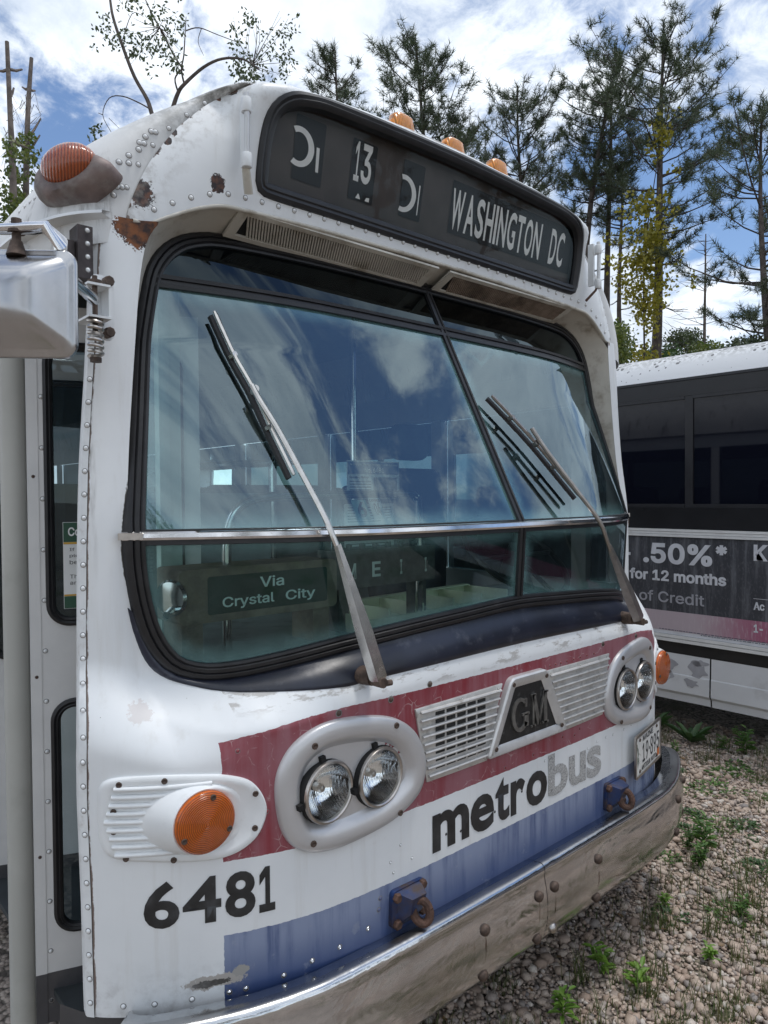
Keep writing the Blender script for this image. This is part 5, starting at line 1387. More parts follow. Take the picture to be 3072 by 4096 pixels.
# --- paper sheets about the bus history, hung behind the glass
for (nm, x0, x1, z0, z1, lab, hd) in (('history_sheet', -.300, -.062, 1.712, 1.842, 'printed history sheet headed No. 6481 behind the windshield', True), ('history_sheet', -.312, -.090, 1.500, 1.695, 'lower printed text sheet hanging behind the moulding', False)):
    hs_ = empty(nm, ((x0+x1)/2, .60, z0), lab, 'paper')
    thing_local(hs_, 'sheet', MB().box(x0, x1, .600, .6015, z0, z1), 'paper')
    m_ = MB()
    if hd:
        thing_local(hs_, 'header_band', MB().box(x0+.004, x1-.004, .5985, .5990, z1-.045, z1-.004), 'paper_blue')
        for s, za, zc_, ia in (('Washington Metropolitan Area Transit Authority', z1-.018, z1-.009, .012), ('No. 6481', z1-.041, z1-.023, .075)):
            V2, F2 = text_fit(s, x0+ia, x1-ia, za, zc_, .01); a_ = MB(); a_.add([(x, .5975-h, z) for x, z, h in xzh(V2)], F2); thing_local(hs_, 'sheet_text', a_, 'paper')
        V2, F2 = text_fit('Operating History:', x0+.01, x0+.095, z1-.062, z1-.052, .015); m_.add([(x, .5985-h, z) for x, z, h in xzh(V2)], F2)
        thing_local(hs_, 'photo', MB().box(x1-.12, x1-.012, .5985, .5990, z0+.008, z1-.056), 'photo_grey')
        zz = z1-.072
        while zz > z0+.008: m_.add([(x0+.01, .5985, zz), (x0+.105, .5985, zz), (x0+.105, .5985, zz+.003), (x0+.01, .5985, zz+.003)], [(0, 1, 2, 3)]); zz -= .0095
    else:
        zz = z1-.014; k = 0
        while zz > z0+.01:
            xe = x1-.012-(.05 if k % 6 == 5 else .004*(k % 3))
            if k % 6 != 0 or k == 0: m_.add([(x0+.012, .5985, zz), (xe, .5985, zz), (xe, .5985, zz+.003), (x0+.012, .5985, zz+.003)], [(0, 1, 2, 3)])
            zz -= .0095; k += 1
    thing_local(hs_, 'text_lines', m_, 'ink_grey')
# --- leaflet holder by the door post
lh = empty('leaflet_holder', (-1.045, .50, 1.40), 'grey leaflet holder marked TAKE ONE by the door side corner', 'holder')
thing_local(lh, 'holder', MB().box(-1.085, -1.012, .50, .53, 1.33, 1.60), 'interior_wall')
for s, z in (('TAKE', 1.56), ('ONE', 1.527)):
    V2, F2 = text_fit(s, -1.078, -1.022, z, z+.022, .01); a_ = MB(); a_.add([(x, .498-h, q) for x, q, h in xzh(V2)], F2); thing_local(lh, 'holder_text', a_, 'ink_grey')
# ------------------------------------------------------------------ second bus, parked alongside
pbr('b2_white', (.66, .67, .68), .35, var=.05, vscale=3, dirt=.25, dirtcol=(.38, .37, .36), dscale=4)
pbr('b2_rail', (.72, .72, .70), .4, var=.06, vscale=10, dirt=.2, dirtcol=(.4, .38, .34), dscale=10)
pbr('b2_black', (.010, .010, .012), .35, var=.2, vscale=8)
pbr('b2_frame', (.018, .018, .021), .4, var=.2, vscale=8)
pbr('b2_strip', (.012, .011, .010), .7, var=.3, vscale=10)
pbr('ad_white', (.62, .63, .66), .5, var=.08, vscale=14)
pbr('ad_grey', (.36, .36, .39), .5, var=.08, vscale=14)
pbr('peel_grey', (.36, .36, .38), .5, var=.08, vscale=10)
def mk_b2glass():
    m, t, out = material('b2_glass'); v = t.obj()
    p = t.n('ShaderNodeBsdfPrincipled', Base_Color=(.006, .007, .013), Roughness=.03)
    p.inputs['Specular IOR Level'].default_value = .5
    t.set(p.inputs['Normal'], t.bump(t.noise(v, 1.5, 2), .02, .02)); t.links.new(p.outputs[0], out.inputs[0])
    m, t, out = material('ad_dark'); v = t.obj()
    st = t.noise(t.scale(v, (3, 22, 2.2)), 1.0, 7, .62); fn = t.noise(t.scale(v, (90, 90, 40)), 1.0, 4)
    c = t.mix(t.rng(st, .45, .75), (.040, .042, .050), (.15, .155, .17)); c = t.mix(t.mul(t.rng(fn, .5, .7), .35), c, (.16, .165, .18))
    sc = t.n('ShaderNodeTexBrick', Vector=t.scale(v, (1, 1, 1)), Scale=1.0).outputs['Fac']
    p = t.n('ShaderNodeBsdfPrincipled', Base_Color=c, Roughness=.45); t.set(p.inputs['Normal'], t.bump(st, .1, .004)); t.links.new(p.outputs[0], out.inputs[0])
    m, t, out = material('ad_pink'); v = t.obj(); y = t.xyz(v)[1]
    n_ = t.noise(t.scale(v, (20, 60, 12)), 1.0, 5, .65)
    c = t.mix(t.rng(t.add(y, t.mul(n_, .25)), 1.15, .65), (.47, .39, .42), (.36, .12, .19)); c = t.mix(t.mul(t.rng(n_, .5, .7), .4), c, (.55, .48, .5))
    p = t.n('ShaderNodeBsdfPrincipled', Base_Color=c, Roughness=.5); t.links.new(p.outputs[0], out.inputs[0])
    m, t, out = material('b2_cove'); v = t.obj(); z = t.xyz(v)[2]
    vo = t.n('ShaderNodeTexVoronoi', Vector=v, Scale=26.0).outputs['Distance']; n_ = t.noise(v, 4, 5)
    sp = t.m('LESS_THAN', vo, t.mul(t.rng(z, 2.57, 2.70, .10, .42), t.rng(n_, .30, .62)))
    c = t.mix(sp, (.64, .65, .66), (.14, .14, .14)); c = t.mix(t.mul(t.rng(z, 2.62, 2.72), t.rng(t.noise(v, 40, 6), .42, .55), .6), c, (.22, .22, .21))
    p = t.n('ShaderNodeBsdfPrincipled', Base_Color=c, Roughness=.45); t.links.new(p.outputs[0], out.inputs[0])
mk_b2glass()
B2 = empty('parked_bus', (4.35, .5, 0), 'second white bus with dark windows and a large dark advert panel', 'bus')
B2INV = Matrix.Translation((-4.35, -.5, 0))
def p2(name, v, f, mat, parent=None, smooth=False, auto=None):
    o = obj(name, v, f, mat, None, smooth, auto=auto); o.parent = parent or B2
    o.matrix_parent_inverse = B2INV if parent is None else Matrix.Identity(4)
    return o
def b2m(mb, name, mat, parent=None, smooth=False): return p2(name, mb.v, mb.f, mat, parent, smooth, 35 if smooth else None)
X2 = 3.10; YA, YB = -5.2, 6.6
# cross section: skirt, side, cove, roof
b2m(MB().box(X2+.03, X2+2.5, YA, YB, .42, 2.50), 'body_core', 'b2_black')
V = []; prof = [(X2+.004, 2.535), (X2+.020, 2.57), (X2+.055, 2.635), (X2+.10, 2.69), (X2+.17, 2.725), (X2+.32, 2.76), (X2+.7, 2.80), (X2+1.27, 2.82), (X2+1.84, 2.80), (X2+2.3, 2.74), (X2+2.50, 2.60), (X2+2.52, 2.50)]
for y in np.linspace(YA, YB, 24): V += [(x, y, z) for x, z in prof]
p2('roof', V, gridfaces(24, len(prof)), 'b2_cove', None, True, 25)
b2m(MB().box(X2-.012, X2+.03, YA, YB, 2.515, 2.533), 'drip_rail', 'b2_frame')
b2m(MB().box(X2-.002, X2+.03, YA, YB, 2.405, 2.5145).box(X2-.002, X2+.03, YA, YB, 1.475, 1.625), 'window_band', 'b2_black')
pil = [1.04-.03+k*1.06 for k in range(-6, 6)]
for yp in pil:
    if YA < yp < YB:
        ya, yb = yp+.058, yp+1.06-.002
        wn = b2m(MB().box(X2+.002, X2+.03, yp, yp+.056, 1.6255, 2.4045).box(X2-.001, X2+.03, yp+.058, yp+1.058, 1.626, 1.652).box(X2-.001, X2+.03, yp+.058, yp+1.058, 2.385, 2.4044), 'window_frame', 'b2_frame')
        p2('window_pane', [(X2+.012, ya, 1.652), (X2+.012, yb, 1.652), (X2+.012, yb, 2.386), (X2+.012, ya, 2.386)], [(0, 1, 2, 3)], 'b2_glass', wn)
        b2m(MB().box(X2-.008, X2-.002, ya+.3, ya+.34, 1.60, 1.622), 'window_latch', 'b2_black', wn)
rl2 = MB()
for k in range(3): rl2.box(X2-.014+.003*(k % 2), X2+.03, YA, YB, 1.418+k*.019, 1.435+k*.019)
b2m(rl2, 'rub_rail', 'b2_rail')
ad = b2m(MB().box(X2-.002, X2+.028, YA, 1.86, .7205, 1.414), 'advert_panel', 'ad_dark')
p2('advert_stripe', [(X2-.0035, YA, .800), (X2-.0035, 1.86, .735), (X2-.0035, 1.86, .872), (X2-.0035, YA, .945)] if False else [(X2-.0035, YA, .785), (X2-.0035, 1.86, .742), (X2-.0035, 1.86, .885), (X2-.0035, YA, .905)], [(3, 2, 1, 0)], 'ad_pink', ad)
p2('advert_foot', [(X2-.0032, YA, .722), (X2-.0032, 1.86, .722), (X2-.0032, 1.86, .742), (X2-.0032, YA, .785)], [(3, 2, 1, 0)], 'ad_white', ad)
def adtext(s, y0, y1, z0, z1, bold, mat='ad_white', step=None):
    V2, F2 = text_fit(s, 0, y0-y1, z0, z1, bold); p2('advert_text', [(X2-.005-h, y0-a, b) for a, b, h in xzh(V2)], F2, mat, ad)
adtext('-', 1.545, 1.475, 1.270, 1.292, .02); adtext('.50%', 1.374, .872, 1.222, 1.372, .03); adtext('*', .850, .772, 1.306, 1.374, .03)
adtext('for 12 months', 1.482, .778, 1.097, 1.178, .03); adtext('of Credit', 1.405, .925, .945, 1.025, .012, 'ad_grey')
adtext('K', .604, .515, 1.282, 1.388, .035); adtext('Ac', .604, .535, .960, 1.013, .03); adtext('1-', .602, .545, .812, .866, .03)
p2('advert_text', [(X2-.005, .604, 1.033), (X2-.005, .20, 1.033), (X2-.005, .20, 1.036), (X2-.005, .604, 1.036)], [(0, 1, 2, 3)], 'ad_white', ad)
p2('advert_text', [(X2-.005, 1.60, 1.03), (X2-.005, 1.47, 1.03), (X2-.005, 1.545, 1.21)], [(0, 1, 2)], 'ad_white', ad)
ft = MB(); rr_ = random.Random(3)
for row in range(2):
    y = 1.25-row*.3
    while y > -.3:
        l = .008+.02*rr_.random(); z = .752-row*.011+(.742-.785)/(1.86-YA)*(y-.9)*.0; ft.add([(X2-.005, y, z), (X2-.005, y-l, z), (X2-.005, y-l, z+.005), (X2-.005, y, z+.005)], [(0, 1, 2, 3)]); y -= l+.006
b2m(ft, 'fine_print', 'ink_grey', ad)
rl2 = MB()
for k in range(2): rl2.box(X2-.012, X2+.03, YA, YB, .672+k*.026, .694+k*.026)
b2m(rl2, 'rub_rail', 'b2_rail')
b2m(MB().box(X2+.004, X2+.03, YA, YB, .590, .6715), 'rub_strip', 'b2_strip')
for (ya, yb) in ((-2.9, -1.0), (-.99, .880), (.890, 2.7), (2.71, 4.6), (4.61, YB)):
    V = []; pr_ = [(X2+.006, .588), (X2+.002, .448), (X2-.002, .440), (X2-.004, .322), (X2+.016, .300), (X2+.020, .252), (X2+.035, .250)]
    ysk = np.linspace(ya, yb, 30)
    for y in ysk: V += [(x+(.006*math.sin(y*9)*(z < .4) if .89 < y < 1.6 else 0), y, z) for x, z in pr_]
    sk = p2('skirt_panel', V, gridfaces(30, len(pr_)), 'b2_white', None, True, 20)
    if ya == .890:
        rr_ = random.Random(5)
        for (cy, cz, ry, rz) in ((1.24, .42, .10, .07), (1.19, .50, .07, .035), (.97, .50, .06, .05), (1.02, .40, .05, .028), (.96, .545, .05, .02), (1.45, .47, .08, .05)):
            Q = [(cy+ry*(1+.35*rr_.uniform(-1, 1))*math.cos(a), cz+rz*(1+.35*rr_.uniform(-1, 1))*math.sin(a)) for a in np.linspace(0, 2*math.pi, 15)[:-1]]
            Q = spline(Q, 3, True)
            p2('peeled_patch', [(X2+np.interp(z, [.322, .44, .448, .588], [-.0065, -.0045, -.0005, .0035]), y, z) for y, z in Q], [tuple(range(len(Q)))], 'peel_grey', sk)
for yy_ in (-3.4, 4.3):
    b2m(MB().lathe([(.26, -.12), (.44, -.12), (.49, -.08), (.49, .08), (.44, .12), (.26, .12), (.22, .06), (.08, .05), (.01, .09)], 28, frame((X2+.2, yy_, .49), (-1, 0, 0))), 'wheel', 'rubber', None, True)
b2m(MB().box(X2+.3, X2+2.4, YA+.5, YB-.5, .30, .42), 'underframe', 'b2_black')
WEEDPOS = [('mat', 2.805, .586, 1.1, 'weed mat farthest back beside the second bus'), ('mat', 2.606, .602, 1.3, 'left one of the paired weed mats below the skirt seam'), ('mat', 2.702, .523, 1.1, 'right one of the paired weed mats below the skirt seam'), ('mat', 2.237, .599, .9, 'small weed mat left of the brightest weed mat'), ('mat', 2.343, .526, 1.2, 'brightest dense weed mat in the middle of the gravel'), ('mat', 2.422, .328, .8, 'small weed mat right of the brightest weed mat'),
    ('mat', 1.922, .463, 1.1, 'weed mat behind the row level with the bumper corner'), ('mat', 1.899, .315, 1.1, 'middle weed mat of the row level with the bumper corner'), ('mat', 1.738, .396, 1.1, 'weed mat closest to the bumper corner bolt'), ('mat', 2.001, .221, 1.1, 'rightmost weed mat of the row level with the bumper corner'), ('mat', 1.621, .004, 1.2, 'green weed mat at the lower right edge of the gravel'), ('mat', 2.458, .797, .8, 'small weed mat just right of the licence plate'), ('mat', 2.638, .405, .6, 'tiny weed mat at the right edge below the paired mats'), ('mat', 1.888, .142, .6, 'tiny weed mat at the right edge beside the tallest leafy weed'), ('mat', 1.40, .33, .8, 'weed mat tucked below the bumper corner'), ('mat', 1.15, -.05, .9, 'weed mat in the open gravel nearest the camera'), ('mat', .95, .10, .9, 'weed mat under the bumper right of its seam'),
    ('stem', 1.561, .225, 1.35, 'tallest leafy weed standing near the bumper end'), ('stem', 1.42, .20, 1.0, 'leafy weed standing just left of the tallest leafy weed'), ('stem', 2.68, .923, .7, 'short leafy weed behind the bumper near the plate'), ('stem', 3.0, .76, .9, 'short leafy weed under the second bus right of the skirt seam'), ('stem', 1.163, -.089, .8, 'short leafy weed in the open gravel nearest the camera'), ('stem', 1.536, .30, .7, 'shortest leafy weed behind the tallest one'),
    ('dock', 3.0, .97, 1.1, 'broadleaf weed under the skirt seam of the second bus'), ('dock', 3.05, 1.28, 1.2, 'broadleaf weed beside the licence plate corner'), ('stem', 3.03, .62, 1.5, 'tall weed at the right edge under the second bus'),
    ('seed', .435, .10, 1.2, 'bright three-leaved seedling just below the bumper seam'), ('seed', .45, -.03, 1.1, 'pale upright seedling in front of the bumper'), ('seed', .146, .06, 1.1, 'dark-shaded seedling tucked under the bumper'), ('seed', .80, -.13, .8, 'small pale seedling at the bottom of the gravel'), ('seed', 1.0, .15, .8, 'small pale seedling under the right half of the bumper')]
_dl = {'mat': 'small green weed mat in the gravel', 'stem': 'short leafy weed in the gravel', 'seed': 'small pale seedling near the bumper'}
WEEDPOS = [(a, b, c, d, e or _dl[a]) for a, b, c, d, e in WEEDPOS]
# ------------------------------------------------------------------ ground
def mk_ground():
    m, t, out = material('gravel_ground'); v = t.obj()
    vo = t.n('ShaderNodeTexVoronoi', {'feature': 'F1'}, Vector=v, Scale=48.0); n_ = t.noise(v, 1.1, 6, .6)
    rc = t.n('ShaderNodeSeparateColor', Color=vo.outputs['Color']).outputs[0]
    c = t.mix(rc, (.22, .175, .145), (.48, .40, .34)); c = t.mix(t.rng(vo.outputs['Distance'], .45, .75), c, (.10, .085, .07))
    c = t.mix(t.rng(n_, .5, .66), c, (.12, .115, .06))
    p = t.n('ShaderNodeBsdfPrincipled', Base_Color=c, Roughness=.85)
    t.set(p.inputs['Normal'], t.bump(t.m('SUBTRACT', 1.0, vo.outputs['Distance']), .8, .012)); t.links.new(p.outputs[0], out.inputs[0])
    m, t, out = material('stones'); v = t.obj()
    rp = t.n('ShaderNodeNewGeometry').outputs['Random Per Island']
    cr = t.nodes.new('ShaderNodeValToRGB'); t.links.new(rp, cr.inputs[0]); el = cr.color_ramp.elements
    el[0].position = 0; el[0].color = (.26, .195, .15, 1); el[1].position = 1; el[1].color = (.70, .61, .52, 1)
    for pos, col in ((.12, (.39, .285, .22)), (.3, (.54, .43, .345)), (.45, (.46, .365, .30)), (.6, (.62, .51, .42)), (.72, (.26, .235, .225)), (.85, (.57, .43, .34)), (.93, (.60, .55, .50))):
        e = el.new(pos); e.color = (*col, 1)
    c = t.mix(t.rng(t.noise(v, 160, 4), .3, .7, 0, .35), cr.outputs[0], (.22, .18, .16))
    p = t.n('ShaderNodeBsdfPrincipled', Base_Color=c, Roughness=.75); t.set(p.inputs['Normal'], t.bump(t.noise(v, 220, 3), .3, .003)); t.links.new(p.outputs[0], out.inputs[0])
    def leafm(name, a, b, tr=.25):
        m, t, out = material(name)
        rp = t.n('ShaderNodeNewGeometry').outputs['Random Per Island']
        c = t.mix(rp, a, b)
        d_ = t.n('ShaderNodeBsdfPrincipled', Base_Color=c, Roughness=.5); l_ = t.n('ShaderNodeBsdfTranslucent', Color=t.vm('MULTIPLY', c, (1.2, 1.35, .7)))
        mx = t.n('ShaderNodeMixShader', Fac=tr); t.links.new(d_.outputs[0], mx.inputs[1]); t.links.new(l_.outputs[0], mx.inputs[2]); t.links.new(mx.outputs[0], out.inputs[0])
    leafm('grass_blade', (.13, .115, .05), (.075, .12, .035)); leafm('weed_leaf', (.055, .13, .03), (.12, .21, .05)); leafm('weed_dark', (.035, .085, .03), (.07, .13, .045)); leafm('seedling_leaf', (.13, .25, .04), (.20, .33, .06))
    leafm('needles', (.036, .054, .034), (.085, .108, .060), .2); leafm('tree_leaf', (.035, .055, .03), (.08, .10, .05), .3); leafm('vine_leaf', (.20, .19, .03), (.36, .30, .04), .35); leafm('bush_leaf', (.05, .085, .025), (.15, .17, .04), .3)
    leafm('litter', (.10, .065, .04), (.24, .15, .07), .1)
    pbr('bark', (.085, .070, .062), .9, var=.35, vscale=7, bump=.5, bscale=22); pbr('bark_dead', (.15, .125, .11), .9, var=.35, vscale=7, bump=.5, bscale=22); pbr('twig', (.055, .045, .04), .9, var=.3)
mk_ground()
gs = 240.0; gnd = obj('ground', [(-gs, -gs, 0), (gs, -gs, 0), (gs, gs, 0), (-gs, gs, 0)], [(0, 1, 2, 3)], 'gravel_ground', smooth=False); tag(gnd, kind='structure')
def fast_obj(name, V, F3, mat, smooth=False, parent=None):
    me = bpy.data.meshes.new(name); V = np.asarray(V, np.float32); F3 = np.asarray(F3, np.int32); k = F3.shape[1]
    me.vertices.add(len(V)); me.vertices.foreach_set('co', V.ravel()); me.loops.add(F3.size); me.loops.foreach_set('vertex_index', F3.ravel())
    me.polygons.add(len(F3)); me.polygons.foreach_set('loop_start', np.arange(0, F3.size, k, dtype=np.int32))
    if smooth: me.polygons.foreach_set('use_smooth', np.ones(len(F3), bool))
    me.materials.append(MATS[mat]); me.update(calc_edges=True); me.validate()
    o = bpy.data.objects.new(name, me); COL.objects.link(o)
    if parent is not None: o.parent = parent
    return o
rs_ = np.random.RandomState(11)
def ico():
    p = (1+5**.5)/2; v = np.array([(-1, p, 0), (1, p, 0), (-1, -p, 0), (1, -p, 0), (0, -1, p), (0, 1, p), (0, -1, -p), (0, 1, -p), (p, 0, -1), (p, 0, 1), (-p, 0, -1), (-p, 0, 1)], float); v /= np.linalg.norm(v[0])
    f = [(0, 11, 5), (0, 5, 1), (0, 1, 7), (0, 7, 10), (0, 10, 11), (1, 5, 9), (5, 11, 4), (11, 10, 2), (10, 7, 6), (7, 1, 8), (3, 9, 4), (3, 4, 2), (3, 2, 6), (3, 6, 8), (3, 8, 9), (4, 9, 5), (2, 4, 11), (6, 2, 10), (8, 6, 7), (9, 8, 1)]
    return v, np.array(f)
iv, if_ = ico(); NST = 86000
px_ = rs_.uniform(-.9, 3.5, NST*2); py_ = rs_.uniform(-1.5, 2.4, NST*2)
ok = ~((px_ < 1.1) & (py_ > .75)) & ~((px_ < -.3) & (py_ < -.2)) & (py_ > -1.3+.0*px_); px_ = px_[ok][:NST]; py_ = py_[ok][:NST]; n = len(px_)
sz = np.clip(rs_.lognormal(math.log(.0066), .50, n), .003, .026); an = rs_.uniform(0, 6.283, n); sx2 = sz*rs_.uniform(.8, 1.35, n); sy2 = sz*rs_.uniform(.7, 1.1, n); szz = sz*rs_.uniform(.45, .8, n)
W_ = iv[None]*(1+rs_.uniform(-.22, .22, (n, 12, 1)))*np.stack([sx2, sy2, szz], 1)[:, None]
tl = rs_.uniform(-.5, .5, n)
Wx = W_[..., 0]*np.cos(an)[:, None]-W_[..., 1]*np.sin(an)[:, None]; Wy = W_[..., 0]*np.sin(an)[:, None]+W_[..., 1]*np.cos(an)[:, None]; Wz = W_[..., 2]+Wx*np.sin(tl)[:, None]*.5
V = np.stack([Wx+px_[:, None], Wy+py_[:, None], Wz+(szz*.55+rs_.uniform(0, .006, n))[:, None]], 2).reshape(-1, 3)
F3 = (if_[None]+np.arange(n)[:, None, None]*12).reshape(-1, 3)
st = fast_obj('gravel', V, F3, 'stones'); tag(st, 'pinkish tan gravel stones covering the yard', 'gravel', kind='stuff')
# grass
def blades(cx, cy, num, rad, h0, h1, wd, lean=.5):
    a = rs_.uniform(0, 6.283, num); r_ = rad*np.sqrt(rs_.uniform(0, 1, num)); bx = cx+r_*np.cos(a); by = cy+r_*np.sin(a)
    h = rs_.uniform(h0, h1, num); la = rs_.uniform(0, 6.283, num); ll = h*rs_.uniform(.1, lean, num); dx = np.cos(la)*ll; dy = np.sin(la)*ll
    sx3 = -np.sin(la)*wd; sy3 = np.cos(la)*wd
    V = np.stack([np.stack([bx-sx3, by-sy3, np.zeros(num)], 1), np.stack([bx+sx3, by+sy3, np.zeros(num)], 1), np.stack([bx+dx*.35+sx3*.7, by+dy*.35+sy3*.7, h*.55], 1), np.stack([bx+dx*.35-sx3*.7, by+dy*.35-sy3*.7, h*.55], 1), np.stack([bx+dx, by+dy, h], 1)], 1)
    return V.reshape(-1, 3)
Vs = []
for k in range(190):
    t_ = rs_.uniform(0, 1)
    if k < 110: cx, cy = rs_.uniform(-.3, 1.7), rs_.uniform(-.75, .35)
    elif k < 150: cx, cy = rs_.uniform(2.55, 3.2), rs_.uniform(.2, 2.1)
    else: cx, cy = rs_.uniform(.8, 3.2), rs_.uniform(-1.2, 2.0)
    Vs.append(blades(cx, cy, rs_.randint(18, 60), rs_.uniform(.03, .13), .02, rs_.uniform(.05, .17), .0019, .9))
V = np.concatenate(Vs); nb_ = len(V)//5; base = (np.arange(nb_)*5)[:, None]
F3 = np.concatenate([base+np.array([[0, 1, 2]]), base+np.array([[0, 2, 3]]), base+np.array([[3, 2, 4]])])
gr_ = fast_obj('grass', V, F3, 'grass_blade'); tag(gr_, 'thin dry grass tufts growing through the gravel', 'grass', kind='stuff')
# fallen leaves and twigs
lv = MB(); lr = random.Random(31)
for k in range(170):
    x, y = lr.uniform(-.2, 3.1), lr.uniform(-1.1, 1.9); a = lr.uniform(0, 6.283); l = lr.uniform(.018, .045)
    c0_ = np.array((x, y, .014)); d_ = np.array((math.cos(a), math.sin(a), lr.uniform(-.15, .3))); s_ = np.array((-math.sin(a), math.cos(a), lr.uniform(-.3, .3)))*l*.28
    lv.add([c0_, c0_+d_*l*.4+s_+np.array((0, 0, .003)), c0_+d_*l, c0_+d_*l*.4-s_], [(0, 1, 2, 3)])
for k in range(70):
    x, y = lr.uniform(-.2, 3.1), lr.uniform(-1.1, 1.9); a = lr.uniform(0, 6.283); l = lr.uniform(.04, .13); lv.tube([(x, y, .014), (x+math.cos(a)*l*.5, y+math.sin(a)*l*.5, .020), (x+math.cos(a+.3)*l, y+math.sin(a+.3)*l, .015)], [.0016, .0014, .0008], 4, cap=False)
lo_ = obj('leaf_litter', lv.v, lv.f, 'litter', smooth=False); tag(lo_, 'brown fallen leaves and twigs lying on the gravel', 'litter', kind='stuff')
# weeds
def leaf_quad(c, d_, up, l, w_, cup=.25):
    c = np.array(c, float); d_ = np.array(d_, float); d_ /= np.linalg.norm(d_); s = np.cross(d_, up); s /= np.linalg.norm(s)+1e-9; u = np.cross(s, d_)
    return [c, c+d_*l*.35+s*w_*.5+u*l*cup*.3, c+d_*l*.75+s*w_*.38+u*l*cup*.2, c+d_*l-u*l*cup*.3, c+d_*l*.75-s*w_*.38+u*l*cup*.2, c+d_*l*.35-s*w_*.5+u*l*cup*.3], [(0, 1, 2, 3), (0, 3, 4, 5)]
def rosette(seed, nl, rad, lw_, hgt):
    r = random.Random(seed); m_ = MB()
    for k in range(nl):
        a = r.uniform(0, 6.283); rr_ = rad*math.sqrt(r.random()); e = r.uniform(.1, .9)
        v, f = leaf_quad((rr_*math.cos(a), rr_*math.sin(a), hgt*r.uniform(.15, 1)*(1-.5*rr_/rad)), (math.cos(a+r.uniform(-1, 1)), math.sin(a+r.uniform(-1, 1)), e-.3), (0, 0, 1), lw_*r.uniform(.7, 1.4), lw_*.55); m_.add(v, f)
    return m_
def stem_weed(seed, ns_, h, ll):
    r = random.Random(seed); m_ = MB()
    for s in range(ns_):
        a = r.uniform(0, 6.283); tip = np.array((math.cos(a)*h*.35*r.random(), math.sin(a)*h*.35*r.random(), h*r.uniform(.7, 1))); m_.tube([(0, 0, 0), tip*.5+np.array((0, 0, h*.05)), tip], [.0016, .0012, .0008], 4)
        for k in range(9):
            t_ = .25+.75*k/8; b = r.uniform(0, 6.283); v, f = leaf_quad(tip*t_, (math.cos(b), math.sin(b), r.uniform(-.1, .6)), (0, 0, 1), ll*(1.25-.5*t_), ll*.30, .3); m_.add(v, f)
    return m_
def dock(seed):
    r = random.Random(seed); m_ = MB()
    for k in range(11):
        a = r.uniform(0, 6.283); v, f = leaf_quad((0, 0, .01), (math.cos(a), math.sin(a), r.uniform(.4, 1.6)), (0, 0, 1), r.uniform(.10, .20), .045, .3); m_.add(v, f)
    return m_
meshes = []
for k in range(4): meshes.append(rosette(20+k, 90, .055+.012*k, .020, .022))
kinds = {'mat': [(m_, 'weed_leaf' if i % 2 else 'weed_dark') for i, m_ in enumerate(meshes)], 'stem': [(stem_weed(40+i, 5, .13, .042), 'weed_leaf') for i in range(2)], 'dock': [(dock(60+i), 'weed_dark') for i in range(2)], 'seed': [(stem_weed(70, 2, .09, .05), 'seedling_leaf'), (stem_weed(71, 3, .08, .045), 'seedling_leaf')]}
cache = {}; rw = random.Random(8)
def weed(kind, x, y, label, grp, s=1.0):
    lst = kinds[kind]; i = rw.randrange(len(lst)); key = (kind, i)
    nm = {'mat': 'ground_weed', 'stem': 'leafy_weed', 'dock': 'broadleaf_weed', 'seed': 'seedling'}[kind]
    if key not in cache:
        m_, mt = lst[i]; o = obj(nm, m_.v, m_.f, mt, smooth=True); cache[key] = o.data
    else: o = bpy.data.objects.new(nm, cache[key]); COL.objects.link(o)
    o.location = (x, y, .006); o.rotation_euler = (0, 0, rw.uniform(0, 6.28)); o.scale = (s, s, s*rw.uniform(.85, 1.2))
    tag(o, label, 'weed', grp); return o
for (kind, x, y, s, lab) in WEEDPOS: weed(kind, x, y, lab, {'mat': 'low weeds in the gravel', 'stem': 'leafy weeds in the gravel', 'dock': 'broadleaf weeds under the second bus', 'seed': 'seedlings under the bumper'}[kind], s)

